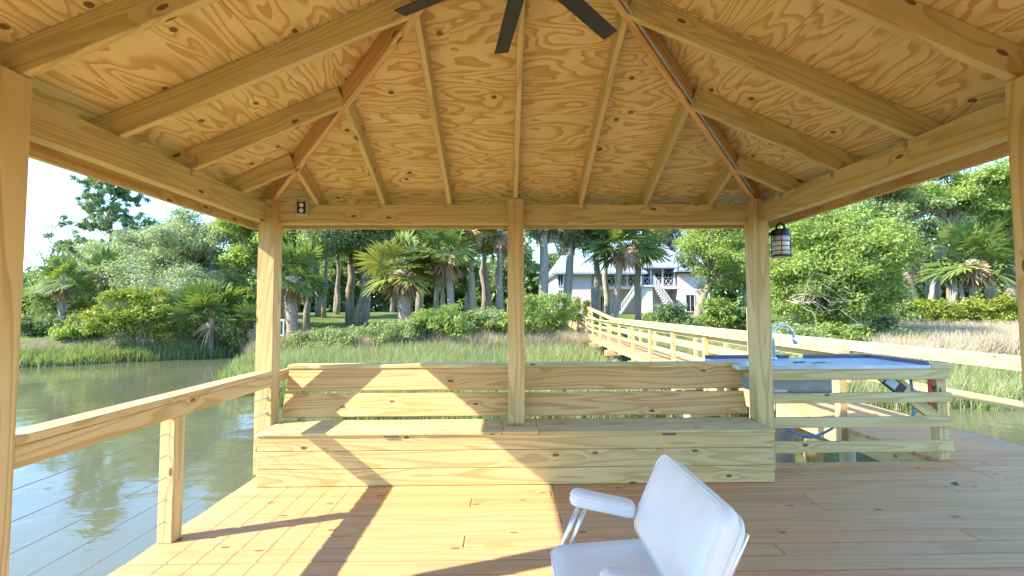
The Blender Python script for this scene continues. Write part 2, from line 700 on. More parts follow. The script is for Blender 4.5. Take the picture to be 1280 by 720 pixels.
def ground_z(x, y):
    x, y = np.asarray(x, float), np.asarray(y, float)
    ys, yb = shore(x), bank(x)
    t = (y - ys) / np.maximum(yb - ys, 0.8)
    marsh = -1.28 + 0.62 * np.clip(t, -2, 1)
    b = np.clip((y - yb) / 1.8, 0, 1)
    b = b * b * (3 - 2 * b)
    lawn = 0.05 + 0.040 * np.clip(y - yb - 1.0, 0, 30)
    z = marsh * (1 - b) + lawn * b
    return z + 0.05 * np.sin(x * 0.9 + y * 0.37) * np.sin(y * 0.8 - x * 0.2)


def grid_obj(name, xs, ys, fz, mat):
    X, Y = np.meshgrid(xs, ys)
    Z = fz(X, Y)
    V = np.stack([X.ravel(), Y.ravel(), Z.ravel()], 1)
    nx, ny = len(xs), len(ys)
    i = np.arange(nx * ny).reshape(ny, nx)
    q = np.stack([i[:-1, :-1].ravel(), i[:-1, 1:].ravel(), i[1:, 1:].ravel(), i[1:, :-1].ravel()], 1)
    o = fast_mesh(name, V, 4, mat, np.full(len(V), .5), None, q)
    o.data.polygons.foreach_set('use_smooth', [True] * len(o.data.polygons))
    return o


xs = np.concatenate([np.linspace(-900, -70, 12), np.arange(-60, 60.1, 0.8), np.linspace(70, 900, 12)])
ys = np.concatenate([np.arange(4, 45, 0.6), np.linspace(46, 120, 26), np.linspace(140, 1500, 12)])
struct(grid_obj('ground', xs, ys, ground_z, 'ground'))
wb = MB()
wb._add([(-3000, -3000, WATER_Z), (3000, -3000, WATER_Z), (3000, 60, WATER_Z), (-3000, 60, WATER_Z)], [[0, 1, 2, 3]], [(0, 0, 0)] * 4, 0.5)
struct(wb.build('water', 'water'))

# ------------------------------------------------------------------ dock deck
S, PW = 2.0743, 0.14
CY = 1.907
ZT, ZB = 2.337, 2.139
SLOPE = 0.4377
DX0, DX1, DY1 = -2.17, 5.05, 4.17
db = MB()
pitch = 0.1415
ny = 40
for k in range(ny):
    y1 = DY1 - k * pitch
    y0 = y1 - pitch + 0.0075
    cuts = [DX0 + RND.uniform(-0.006, 0.006)]
    x = DX0 + (0.0 if k % 2 else 1.2) + RND.choice([1.22, 1.83, 2.44, 3.05])
    while x < DX1 - 0.7:
        cuts.append(x)
        x += RND.choice([2.44, 3.05, 3.66])
    if k < 3:
        cuts = [c for c in cuts if abs(c - 3.86) > 0.6] + [3.86]
        cuts.sort()
    cuts.append(DX1 + RND.uniform(-0.006, 0.006))
    for a, b in zip(cuts[:-1], cuts[1:]):
        db.b6(a, b - 0.003, y0, y1, -0.036, RND.uniform(-0.002, 0.0), ch=0.006, tone=min(1, max(0, RND.gauss(0.48, 0.22))), axis=0)
deck = struct(db.build('deck', 'deck'))
rb = MB()
for (x0, x1, y0, y1) in ((DX0 + .03, 2.3, DY1 - .07, DY1 - .03), (2.3, 3.83, DY1 - .07, DY1 - .03), (DX0 + .03, DX0 + .07, -1.4, DY1 - .08), (DX1 - .07, DX1 - .03, -1.4, DY1 - .08)):
    rb.b6(x0, x1, y0, y1, -0.235, -0.040, tone=RND.uniform(.3, .7))
for k in range(14):
    x = -1.9 + k * 0.5
    rb.b6(x, x + .038, -1.4, DY1 - .075, -0.23, -0.041, tone=.5)
jo = rb.build('deck_joists', 'pine', deck)

# walkway: planks, stringers, pile caps
WPTS = [(4.44, 4.172, 0.0), (4.50, 9.0, 0.02), (4.60, 16.0, 0.06), (4.74, 23.4, 0.12), (4.38, 28.4, 0.74)]
WW = 1.22


def wpoint(y):
    ysx = [p[1] for p in WPTS]
    return np.array([np.interp(y, ysx, [p[0] for p in WPTS]), y, np.interp(y, ysx, [p[2] for p in WPTS])])


wk = MB()
y = 4.172
k = 0
while y < 28.2:
    c = wpoint(y + 0.069)
    d = nrm(wpoint(y + .3) - wpoint(y))
    sde = nrm(np.cross(d, (0, 0, 1)))
    u = np.cross(sde, d)
    wk.board(c - sde * (WW / 2 + RND.uniform(0, .012)) - u * .018, c + sde * (WW / 2 + RND.uniform(0, .012)) - u * .018, 0.137, 0.036, up=u, tone=min(1, max(0, RND.gauss(.75, .2))), ch=.004)
    y += 0.1415
walk = struct(wk.build('walkway', 'deck'))
st = MB()
for sg in (-1, 1):
    ysx = [p[1] for p in WPTS]
    for a, b in zip(ysx[:-1], ysx[1:]):
        seg = [a] + [q for q in np.arange(a + 3.66, b - 1, 3.66)] + [b]
        for s0, s1 in zip(seg[:-1], seg[1:]):
            A, B = wpoint(s0 + .002), wpoint(s1 - .002)
            st.board(A + (sg * (WW / 2 - .022), 0, -.137), B + (sg * (WW / 2 - .022), 0, -.137), .036, .192, tone=RND.uniform(.4, .8))
st.build('stringer', 'pine', walk)
cp = MB()
BENTS = [6.9, 10.5, 14.2, 17.9, 21.5, 25.2]
for yb_ in BENTS:
    c = wpoint(yb_)
    for dy in (-.13, .13):
        cp.b6(c[0] - .86, c[0] + .86, yb_ + dy - .03, yb_ + dy + .03, c[2] - .44, c[2] - .237, tone=.6)
cp.build('pile_cap', 'pine', walk)


def piling(x, y, z0, z1, r, label):
    t = thing('dock_piling', label, 'piling', (x, y, z0), 'pilings under the dock')
    m = MB()
    m.tube([(x, y, z0), (x + .01, y, (z0 + z1) / 2), (x, y, z1)], [r * 1.06, r * 1.02, r], 18, tone=RND.random())
    m.build('shaft', 'pile', t, True)
    cpm = MB()
    cpm.lathe((x, y, z1), [(r * .99, .001), (r * .9, .012)], 18)
    cpm.build('cut_top', 'pile', t)
    return t


piling(2.60, 4.52, -2.0, 0.20, .098, 'weathered round piling standing beside the white-lit walkway, directly behind the fish table frame')
for yb_ in BENTS:
    c = wpoint(yb_)
    piling(c[0] - .50, yb_, -2.0, c[2] - .245, .10, 'round piling under the water side of the boardwalk, %s' % {6.9: 'nearest the deck', 10.5: 'second from the deck', 14.2: 'third from the deck', 17.9: 'fourth from the deck', 21.5: 'fifth from the deck', 25.2: 'the one nearest the bank'}[yb_])
    piling(c[0] + .50, yb_, -2.0, c[2] - .245, .10, 'round piling under the right side of the boardwalk, %s' % {6.9: 'nearest the deck', 10.5: 'second from the deck', 14.2: 'third from the deck', 17.9: 'fourth from the deck', 21.5: 'fifth from the deck', 25.2: 'the one nearest the bank'}[yb_])
for (px_, py_, lb) in ((-1.9, 3.6, 'piling under the left back corner of the pavilion deck'), (-1.9, 0.3, 'piling under the left front of the pavilion deck'), (1.6, 3.6, 'piling under the deck behind the bench'), (4.7, 3.4, 'piling under the right edge of the open deck'), (4.7, .3, 'piling under the near right corner of the open deck')):
    piling(px_, py_, -2.0, -.24, .11, lb)
m = thing('braced_post', 'square post with a sunlit diagonal brace in the water beside the walkway', 'post', (3.72, 5.75, -2.0))
q = MB()
q.b6(3.65, 3.79, 5.68, 5.82, -2.0, -.25, tone=.4)
q.build('post', 'pine', m)
q = MB()
q.board((3.55, 5.62, -.26), (3.82, 5.62, -1.3), .04, .14, up=(1, 0, .3), tone=.7)
q.build('brace', 'pine', m)

# boardwalk railings
def walk_rail(sg, y_start, label, two_mid):
    t = thing('boardwalk_railing', label, 'railing', tuple(wpoint(y_start) + (sg * WW / 2, 0, 0)), 'railings of the boardwalk')
    off = sg * (WW / 2 + .02)
    py = [y_start + .05] + [q for q in np.arange(7.3 - 1.83 * 4, 27.9, 1.83) if q > y_start + .9] + [28.1]
    for yy in py:
        c = wpoint(yy)
        q = MB()
        q.b6(c[0] + off - .044, c[0] + off + .044, yy - .044, yy + .044, c[2] - .28, c[2] + .80, tone=RND.uniform(.2, .6))
        q.build('post', 'pine', t)
    ysx = sorted(set([y_start - .03] + [p[1] for p in WPTS if y_start + .5 < p[1] < 28] + [12.0, 19.5, 28.3]))
    ins = -sg * .044
    for a, b in zip(ysx[:-1], ysx[1:]):
        A, B = wpoint(a + .002), wpoint(b - .002)
        q = MB()
        q.board(A + (off, 0, .864), B + (off, 0, .864), .14, .038, tone=RND.uniform(.1, .4))
        q.build('cap_rail', 'pine', t)
        q = MB()
        q.board(A + (off - sg * .063, 0, .795), B + (off - sg * .063, 0, .795), .036, .098, tone=RND.uniform(.1, .4))
        q.build('rail', 'pine', t)
        for h in ((.56, .32) if two_mid else (.40,)):
            q = MB()
            q.board(A + (off - sg * .063, 0, h), B + (off - sg * .063, 0, h), .036, .09, tone=RND.uniform(.1, .5))
            q.build('rail', 'pine', t)
    return t


walk_rail(-1, 5.35, 'sunlit wooden boardwalk railing on the water side, beside the marsh grass', True)
rt = walk_rail(1, -0.6, 'long sunlit wooden railing along the right side of the deck and boardwalk', False)

# ------------------------------------------------------------------ pavilion
pav = thing('pavilion', 'open hip-roofed wooden pavilion with plywood ceiling over the dock', 'pavilion', (0, CY, 0))


def zu(r):
    return ZT + SLOPE * (2.107 - r)


NOT = S + .088                                             # inner face of the beams
posts = []
for ix in (-1, 0, 1):
    for iy in (-1, 0, 1):
        if ix == 0 and iy == 0:
            continue
        cx, cy = ix * (S + PW / 2), CY + iy * (S + PW / 2) - (.05 if iy == 0 else 0)
        q = MB()
        tn = RND.uniform(.25, .6)
        zlo = 0.0
        po_off = np.array([RND.uniform(-50, 50) for _ in range(3)])
        q.b6(cx - PW / 2, cx + PW / 2, cy - PW / 2, cy + PW / 2, zlo, ZB, tone=tn, ch=.0018, axis=2, off=po_off)
        # notched top, inner part runs up beside the beam
        xa, xb = (cx - PW / 2, cx + PW / 2) if ix == 0 else ((S, NOT - .001) if ix > 0 else (-NOT + .001, -S))
        ya, yb2 = (cy - PW / 2, cy + PW / 2) if iy == 0 else ((CY + S, CY + NOT - .001) if iy > 0 else (CY - NOT + .001, CY - S))
        q.b6(xa, xb, ya, yb2, ZB - .004, zu(S) - .012, tone=tn, ch=.0018, axis=2, off=po_off)
        po = q.build('post', 'pine', pav)
        bl = MB()
        for zz in (ZB + .05, ZB + .13):
            if ix != 0 and iy > 0:
                bl.lathe((ix * (S + .045), CY + S, zz), [(.013, 0), (.013, -.004), (.007, -.004), (.007, -.010)], 12, axis=(0, 1, 0))
            elif iy > 0:
                if zz < ZB + .1:
                    bl.lathe((0, CY + S, zz + .06), [(.013, 0), (.013, -.004), (.007, -.004), (.007, -.010)], 12, axis=(0, 1, 0))
            elif ix != 0 and iy == 0:
                if zz < ZB + .1:
                    bl.lathe((ix * (S + .05), cy - PW / 2, zz + .04), [(.014, 0), (.014, -.004), (.007, -.004), (.007, -.010)], 12, axis=(0, 1, 0))
        if bl.v:
            bl.build('bolt', 'steel', po)
BW = .076
zb1 = zu(NOT) - .002
for sg in (-1, 1):
    q = MB()
    q.b6(sg * NOT if sg > 0 else -NOT - BW, NOT + BW if sg > 0 else -NOT, CY - NOT - BW, CY + NOT + BW, ZB, zb1, tone=.12, ch=.003, axis=1)
    q.build('beam', 'pine', pav)
    q = MB()
    ya, yb2 = (CY + NOT, CY + NOT + BW) if sg > 0 else (CY - NOT - BW, CY - NOT)
    q.b6(-NOT + .001, NOT - .001, ya, yb2, ZB, zb1, tone=.2, ch=.003, axis=0)
    q.build('beam', 'pine', pav)
th = math.atan(SLOPE)
SP = .5847
RD = .14
TIE = {}
DIRS = [((0, 1), (1, 0)), ((-1, 0), (0, 1)), ((1, 0), (0, 1)), ((0, -1), (1, 0))]
for (dx, dy), (px_, py_) in DIRS:
    for i in range(-3, 4):
        s = i * SP
        r0 = max(abs(s) + .022, .03)
        r1 = 2.43
        A = np.array([dx * r0 + px_ * s, CY + dy * r0 + py_ * s, zu(r0) + RD / 2 / math.cos(th)])
        B = np.array([dx * r1 + px_ * s, CY + dy * r1 + py_ * s, zu(r1) + RD / 2 / math.cos(th)])
        q = MB()
        q.board(A, B, .038, RD, tone=RND.uniform(.0, .25), ch=.003)
        ra = q.build('rafter', 'pine', pav)
        if dy == -1 or (dx < 0 and i % 2) or (dy > 0 and i == 0):
            continue
        # hurricane tie: strap on the rafter side and the beam face
        sd_ = 1 if (dx > 0 or (dy > 0 and i > 0)) else -1
        q = MB()
        rr = NOT - .0015
        bx_, by_ = dx * rr + px_ * (s + sd_ * .021), CY + dy * rr + py_ * (s + sd_ * .021)
        ex = np.array([abs(px_), abs(py_), 0.0])
        hx = .0012 + .011 * ex[0] if dx == 0 else .0012
        hy = .0012 + .011 * ex[1] if dy == 0 else .0012
        q.box((bx_ + ex[0] * sd_ * .012, by_ + ex[1] * sd_ * .012, ZT - .046), (hx, hy, .022), None, .0004, .5)
        q.box((bx_ - dx * .018, by_ - dy * .018, ZT + .035), (.0012 if dx == 0 else .013, .0012 if dy == 0 else .013, .032), None, .0004, .5)
        q.build('rafter_tie', 'steel', ra)
for sx in (-1, 1):
    for sy in (-1, 1):
        r0, r1 = .02, 2.42
        hd = .15
        A = np.array([sx * r0, CY + sy * r0, zu(r0) + hd / 2 - .006])
        B = np.array([sx * r1, CY + sy * r1, zu(r1) + hd / 2 - .006])
        q = MB()
        q.board(A, B, .038, hd, tone=1.0 if sy > 0 else .6)
        q.build('hip_rafter', 'pine', pav)
for (dx, dy), (px_, py_) in DIRS:
    q = MB()
    e = 2.498 if dy != 0 else 2.4595
    a = np.array([dx * 2.479 - px_ * e, CY + dy * 2.479 - py_ * e, 2.235])
    b = np.array([dx * 2.479 + px_ * e, CY + dy * 2.479 + py_ * e, 2.235])
    q.board(a, b, .038, .178, tone=.55)
    q.build('fascia', 'pine', pav)


def clip_poly(poly, f):
    out = []
    for i in range(len(poly)):
        a, b = poly[i], poly[(i + 1) % len(poly)]
        fa, fb = f(a), f(b)
        if fa >= 0:
            out.append(a)
        if fa * fb < 0:
            t = fa / (fa - fb)
            out.append((a[0] + (b[0] - a[0]) * t, a[1] + (b[1] - a[1]) * t))
    return out


ROWS = [(2.497, 1.40), (1.40, .285), (.285, 0.0)]
for di, ((dx, dy), (px_, py_)) in enumerate(DIRS):
    q = MB()
    for ri, (ra_, rb_) in enumerate(ROWS):
        js = [-2.6, -1.22, 1.22, 2.6] if ri % 2 == 0 else [-2.6, -.0, 2.6]
        if dy == 0:
            js = [-2.6, -.62, 1.82, 2.6] if ri % 2 == 0 else [-2.6, .55, 2.6]
        for a, b in zip(js[:-1], js[1:]):
            g = .002
            poly = [(a + g, rb_ + g), (b - g, rb_ + g), (b - g, ra_ - g), (a + g, ra_ - g)]
            poly = clip_poly(poly, lambda p: p[1] - abs(p[0]) if False else p[1] - p[0])
            if len(poly) > 2:
                poly = clip_poly(poly, lambda p: p[1] + p[0])
            if len(poly) < 3:
                continue
            P3 = [(dx * r + px_ * s, CY + dy * r + py_ * s, zu(r) + RD / math.cos(th) + .001) for s, r in poly]
            off = np.array([RND.uniform(-40, 40) for _ in range(3)])
            gcs = [off + np.array([s, r / math.cos(th), 0]) for s, r in poly]
            q.prism(P3, (0, 0, .011), gcs, RND.uniform(.2, .9))
    q.build('roof_sheathing', 'ply', pav)
q = MB()
h0 = zu(0) + RD / math.cos(th) + .016
h1 = zu(2.52) + RD / math.cos(th) + .016
cs = [(-2.52, CY - 2.52), (2.52, CY - 2.52), (2.52, CY + 2.52), (-2.52, CY + 2.52)]
vs = [(x, y, h1) for x, y in cs] + [(0, CY, h0)] + [(x, y, h1 + .02) for x, y in cs] + [(0, CY, h0 + .02)]
fs = [[1, 0, 4], [2, 1, 4], [3, 2, 4], [0, 3, 4], [5, 6, 9], [6, 7, 9], [7, 8, 9], [8, 5, 9], [0, 1, 6, 5], [1, 2, 7, 6], [2, 3, 8, 7], [3, 0, 5, 8]]
q._add(vs, fs, vs, .5)
q.build('roof_covering', 'shingle', pav)

# conduit along the right hip, outlet box on the beam, lantern, fan
cn = thing('conduit', 'thin grey electrical conduit strapped along the right hip rafter', 'conduit', (1.0, CY + 1.0, 2.7))
n_ = nrm(np.array([1, -1, 0.0]))
pts = []
for r in (.05, 1.0, 1.95, 2.03):
    pts.append(np.array([r, CY + r, zu(r) + .012]) + n_ * .031)
q = MB()
q.tube(pts, .0105, 10)
q.build('pipe', 'grey_pvc', cn, True)
for r in (.85, 1.45, 1.9):
    q = MB()
    p = np.array([r, CY + r, zu(r) + .012]) + n_ * .031
    d = nrm(np.array([1, 1, -SLOPE]))
    q.cyl(p - d * .009, p + d * .009, .0135, 12)
    q.build('strap', 'steel', cn)

ob = thing('outlet_box', 'grey weatherproof outlet box with two round sockets on the back beam', 'outlet box', (-1.868, CY + NOT, 2.28))
q = MB()
q.b6(-1.921, -1.815, CY + NOT - .045, CY + NOT - .001, 2.205, 2.335, ch=.008)
q.build('housing', 'grey_box', ob)
q = MB()
q.b6(-1.906, -1.832, CY + NOT - .0475, CY + NOT - .0455, 2.222, 2.322, ch=.0005)
q.build('face_plate', 'black', ob)
for zz in (2.248, 2.296):
    q = MB()
    q.lathe((-1.869, CY + NOT - .0475, zz), [(.019, 0), (.019, -.004), (.015, -.006)], 18, axis=(0, 1, 0))
    q.build('socket', 'white', ob)

la = thing('wall_lantern', 'black caged lantern with frosted glass on the right back post', 'lantern', (2.365, 4.055, 1.83))
lx, ly = 2.365, 4.055
q = MB()
q.lathe((lx, ly, 1.832), [(.088, 0), (.090, .006), (.086, .016)], 24)
q.build('base_ring', 'black', la)
q = MB()
q.lathe((lx, ly, 1.848), [(.066, 0), (.066, .172)], 24)
q.build('glass', 'frost', la, True)
q = MB()
q.lathe((lx, ly, 2.018), [(.074, 0), (.078, .004), (.076, .050), (.060, .062), (.030, .066)], 24)
q.build('cap', 'black', la)
q = MB()
for k in range(4):
    a = math.pi / 4 + k * math.pi / 2 + .3
    q.cyl((lx + .075 * math.cos(a), ly + .075 * math.sin(a), 1.845), (lx + .075 * math.cos(a), ly + .075 * math.sin(a), 2.02), .0038, 8)
for zz in (1.885, 1.925, 1.972):
    q.tube([(lx + .076 * math.cos(a), ly + .076 * math.sin(a), zz) for a in np.linspace(0, 2 * math.pi, 25)], .0038, 6)
q.build('cage', 'black', la)
q = MB()
q.tube([(lx - .038 * math.cos(a), ly, 2.082 + .052 * math.sin(a)) for a in np.linspace(0, math.pi, 11)], .011, 8)
q.build('handle', 'black', la, True)
q = MB()
q.lathe((2.2145, 4.055, 2.02), [(.058, 0), (.058, .015), (.040, .022)], 20, axis=(1, 0, 0))
q.build('backplate', 'black', la)
q = MB()
q.tube([(2.225, 4.055, 2.01), (2.25, 4.055, 2.03), (2.30, 4.055, 2.045)], .016, 10)
q.build('arm', 'black', la, True)
cn2 = thing('conduit', 'short grey conduit running up behind the lantern to the eave', 'conduit', (2.26, 4.09, 2.0))
q = MB()
q.tube([(2.232, 4.11, 1.98), (2.27, 4.11, 2.09), (2.33, 4.11, 2.20), (2.36, 4.11, 2.26)], .011, 10)
q.build('pipe', 'grey_pvc', cn2, True)

fan = thing('ceiling_fan', 'dark windmill ceiling fan with flat blades under the roof peak', 'ceiling fan', (0, 1.87, 2.83))
FX, FY, FZ = 0.0, 1.87, 2.83
q = MB()
q.cyl((FX, FY, 2.93), (FX, FY, 3.235), .013, 14)
q.build('downrod', 'fan', fan, True)
q = MB()
q.lathe((FX, FY, 3.16), [(.03, 0), (.065, .03), (.065, .09)], 20)
q.build('canopy', 'fan', fan)
q = MB()
q.lathe((FX, FY, 2.79), [(.05, 0), (.085, .02), (.105, .05), (.105, .11), (.06, .15), (.02, .16)], 24)
q.build('motor_housing', 'fan', fan, True)
for k in range(7):
    a = math.radians(150.5 - 51.43 * k)
    d = np.array([math.cos(a), math.sin(a), 0])
    pr = np.array([-d[1], d[0], 0])
    up = nrm(np.array([0, 0, 1]) * math.cos(.21) + pr * math.sin(.21))
    q = MB()
    q.board(np.array([FX, FY, FZ]) + d * .10, np.array([FX, FY, FZ]) + d * .70, .082, .006, up=up, ch=.001)
    q.build('blade', 'fan', fan)

# ------------------------------------------------------------------ storage bench
be = thing('storage_bench', 'long built-in wooden storage bench with slatted backrest across the back of the pavilion', 'bench', (0, 3.697, 0))
YB = 3.697
for i, (z0, z1, tn) in enumerate(((.002, .133, .42), (.136, .271, .18), (.274, .392, .35))):
    q = MB()
    q.b6(-2.037, 2.037, YB, YB + .037, z0, z1, tone=tn, ch=.004)
    q.build('front_board', 'pine', be)
q = MB()
for sg in (-1, 1):
    for z0, z1 in ((.002, .133), (.136, .271), (.274, .392)):
        x0 = sg * 2.037 if sg < 0 else 2.0
        q.b6(x0, x0 + .037, YB + .038, 4.12, z0, z1, tone=.4)
q.build('end_panel', 'pine', be)
for (xa, xb, nm, tn) in ((-2.045, -.125, 'lid', .15), (-.118, .165, 'centre_cap', .3), (.172, 2.045, 'lid', .25)):
    q = MB()
    for (ya, yb2) in ((YB - .012, 3.86), (3.863, 4.02), (4.023, 4.12)):
        if nm == 'centre_cap' and ya > 3.8:
            q.b6(xa, -.071, ya, yb2, .393, .416, tone=tn, axis=0)
            q.b6(.071, xb, ya, yb2, .393, .416, tone=tn, axis=0)
        else:
            yy = min(yb2, 3.98) if nm == 'centre_cap' else yb2
            q.b6(xa, xb, ya, yy, .393, .416, tone=tn + RND.uniform(-.1, .1), ch=.003, axis=0)
    q.build(nm, 'pine', be)
q = MB()
q.b6(-.150, -.118, YB - .008, 4.0, .4165, .4225, tone=.9, axis=1)
q.build('hinge_strip', 'pine', be)
for xc in (-.995, 1.20):
    q = MB()
    q.b6(xc - .055, xc + .055, YB - .0135, YB - .003, .378, .394, ch=.004)
    q.build('slot_shade_block', 'stone', be)  # solid dark block stands in for the shade inside a finger hole


def back_y(z):
    return 4.15 + (z - .43) * .36


for z0, z1, tn in ((.435, .628, .92), (.652, .838, .95)):
    q = MB()
    zc = (z0 + z1) / 2
    up = nrm((0, .36, 1))
    q.board((-2.062, back_y(zc), zc), (2.068, back_y(zc), zc), .034, (z1 - z0) * 1.06, up=up, tone=tn, ch=.004)
    q.build('back_slat', 'pine', be)
q = MB()
q.b6(-2.075, 2.085, back_y(.84) - .03, back_y(.84) + .115, .845, .879, tone=.2, ch=.005)
q.build('back_cap', 'pine', be)
for xc in (-1.93, -.95, .45, 1.2, 1.9):
    q = MB()
    up = nrm((0, .36, 1))
    q.board((xc, 4.13, .05 + .0), (xc, back_y(.84) + .062, .84), .038, .075, up=(0, 1, -.3), tone=.25)
    q.build('back_support', 'pine', be)
for sg in (-1, 1):
    q = MB()
    q.b6(sg * 2.13 - .02, sg * 2.13 + .02, 4.122, 4.42, .745, .835, tone=.6, axis=1)
    q.build('arm_rail', 'pine', be)

# ------------------------------------------------------------------ cable railing on the left
def cable_rail(y0, y1, yp, label):
    xi = -2.068
    t = thing('cable_railing', label, 'railing', (xi, (y0 + y1) / 2, 0), 'cable railings on the left side of the pavilion')
    q = MB()
    q.b6(xi - .14, xi, y0, y1, .826, .864, tone=.55, ch=.004, axis=1)
    q.build('cap_rail', 'pine', t)
    q = MB()
    q.b6(xi - .040, xi - .001, y0, y1, .734, .8245, tone=.5, ch=.004, axis=1)
    q.build('rail', 'pine', t)
    q = MB()
    q.b6(xi - .090, xi - .0015, yp, yp + .089, .0, .7335, tone=.25, ch=.004, axis=2)
    q.build('post', 'pine', t)
    for k in range(1, 6):
        q = MB()
        q.cyl((xi - .045, y0, .128 * k), (xi - .045, y1, .128 * k), .0021, 6)
        cb = q.build('cable', 'cable', t)
        q = MB()
        q.lathe((xi - .045, y1, .128 * k), [(.014, 0), (.014, -.006), (.008, -.012), (.006, -.03)], 12, axis=(0, 1, 0))
        q.lathe((xi - .045, y0, .128 * k), [(.014, 0), (.014, .006), (.008, .012), (.006, .03)], 12, axis=(0, 1, 0))
        q.build('end_fitting', 'steel', cb)


cable_rail(CY + PW / 2 - .05, CY + S, 2.832, 'wooden railing with five thin steel cables between the left posts')
cable_rail(CY - S, CY - PW / 2 - .05, .70, 'near section of cable railing beside the left front posts')

# ------------------------------------------------------------------ fish cleaning table
tb = thing('cleaning_table', 'fish cleaning table with blue-grey top and sink behind the right post', 'table', (3.0, 4.4, 0))
for z0, z1, tn in ((.082, .18, .22), (.302, .395, .1), (.52, .61, .12), (.728, .82, .2)):
    q = MB()
    q.b6(2.216, 3.955 - RND.uniform(0, .02), 4.165, 4.203, z0, z1, tone=tn, ch=.004)
    q.build('front_rail', 'pine', tb)
for (x0, y0, z0) in ((3.85, 4.204, -.25), (2.225, 4.78, -2.0)):
    q = MB()
    q.b6(x0, x0 + .089, y0, y0 + .089, z0, .819, tone=.35)
    q.build('leg', 'pine', tb)
q = MB()
q.b6(2.0, 3.76, 4.15, 4.86, .822, .858, ch=.006)
q.build('tabletop', 'slab', tb)
q = MB()
q.b6(3.725, 3.76, 4.17, 4.86, .8585, .892, ch=.006)
for xa, xb in ((2.0, 2.88), (3.04, 3.72)):
    q.b6(xa, xb, 4.825, 4.86, .8585, .892, ch=.006)
q.build('raised_edge', 'stone', tb)
q = MB()
q.b6(3.765, 3.965, 4.155, 4.98, .822, .866, tone=.2, axis=1)
q.build('side_cap', 'pine', tb)
q = MB()
q.b6(2.3, 3.0, 4.36, 4.74, .575, .815, ch=.012)
sk = q.build('sink', 'sinkgrey', tb)
q = MB()
q.cyl((2.52, 4.42, .575), (2.52, 4.42, .52), .03, 14)
q.build('drain', 'black', sk, True)
q = MB()
q.b6(2.44, 2.56, 4.3575, 4.3595, .585, .612, ch=.0004)
q.build('sticker', 'white', sk)
q = MB()
q.board((3.30, 4.225, .80), (3.86, 4.225, .36), .038, .10, up=(.6, 0, .8), tone=.3)
q.board((3.42, 4.27, .80), (3.86, 4.27, .42), .038, .09, up=(.6, 0, .8), tone=.3)
q.build('brace', 'pine', tb)
fc = MB()
fp = [(2.62, 4.66, .859), (2.62, 4.66, 1.10)]
for a in np.linspace(math.pi, .12, 10):
    fp.append((2.72 + .10 * math.cos(a), 4.66, 1.11 + .10 * math.sin(a)))
fc.tube(fp, .0135, 12)
fc.lathe((2.62, 4.66, .859), [(.030, 0), (.028, .02), (.018, .03)], 16)
fo = fc.build('faucet', 'chrome', tb, True)
q = MB()
q.tube([(2.818, 4.66, 1.115), (2.835, 4.66, 1.06), (2.85, 4.66, 1.02)], [.014, .019, .022], 12)
q.build('spray_head', 'chrome', fo, True)
q = MB()
q.tube([(2.64, 4.66, .93), (2.70, 4.66, .945)], .008, 8)
q.build('lever', 'chrome', fo, True)
q = MB()
q.board((2.66, 4.40, .862), (2.78, 4.43, .862), .03, .012)
q.board((2.80, 4.34, .861), (2.98, 4.42, .861), .012, .008)
kn = q.build('fillet_knife', 'black')
tag(kn, 'dark knife lying on the blue-grey table beside the faucet', 'knife')
fl = thing('floodlight', 'small dark floodlight with a bluish lens on the table brace', 'floodlight', (3.45, 4.19, .68))
q = MB()
R = np.column_stack([nrm((.56, 0, -.44)), (0, 1, 0), nrm((.44, 0, .56))])
q.box((3.46, 4.213, .672), (.105, .011, .055), R, .006)
q.build('housing', 'black', fl)
q = MB()
q.box(np.array((3.46, 4.2005, .672)) - R[:, 0] * .035, (.055, .0015, .038), R, .001)
q.build('lens', 'lens', fl)
rd = thing('red_handle', 'narrow red metal handle with a black clip beside the table leg', 'handle', (3.80, 4.25, .5))
q = MB()
q.b6(3.775, 3.803, 4.208, 4.222, .40, .80, ch=.004)
q.build('bar', 'red', rd)
q = MB()
q.tube([(3.803, 4.215, .66), (3.83, 4.215, .64), (3.845, 4.215, .655)], .010, 8)
q.build('clip', 'black', rd, True)
hz = thing('hose', 'light blue garden hose looping under the cleaning table', 'hose', (2.9, 4.4, .3))
q = MB()
hp = [(2.47, 4.42, .60), (2.44, 4.40, .44)]
for t_ in np.linspace(0, 1, 12):
    hp.append((2.47 + .56 * t_, 4.40 - .08 * t_, .31 - .135 * math.sin(math.pi * t_)))
hp += [(3.10, 4.27, .35), (3.40, 4.235, .352), (3.60, 4.235, .355), (3.655, 4.24, .40), (3.66, 4.25, .60), (3.66, 4.27, .80)]
q.tube(hp, .012, 10)
q.build('tube', 'hose', hz, True)
pc = thing('power_plug', 'black plug hanging on its cord beside the right post', 'plug', (2.33, 4.26, .49))
q = MB()
q.lathe((2.33, 4.26, .455), [(.012, 0), (.024, .015), (.026, .05), (.018, .075)], 14)
q.build('plug_body', 'black', pc, True)
q = MB()
q.tube([(2.33, 4.26, .455), (2.34, 4.26, .40), (2.37, 4.27, .36), (2.41, 4.30, .40), (2.43, 4.34, .52), (2.43, 4.36, .60)], .005, 8)
q.build('cord', 'black', pc, True)
ut = thing('utility_pole', 'square wooden pole carrying grey electrical boxes behind the right post', 'pole', (2.90, 5.45, -2))
q = MB()
q.b6(2.80, 2.89, 5.42, 5.51, -2, 1.40, tone=.4)
q.build('post', 'pine', ut)
for z0, z1, mt, xo in ((1.19, 1.40, 'grey_box', -.145), (.86, 1.06, 'sinkgrey', -.125)):
    q = MB()
    q.b6(2.90 + xo, 2.96, 5.33, 5.419, z0, z1, ch=.008)
    e = q.build('electrical_box', mt, ut)

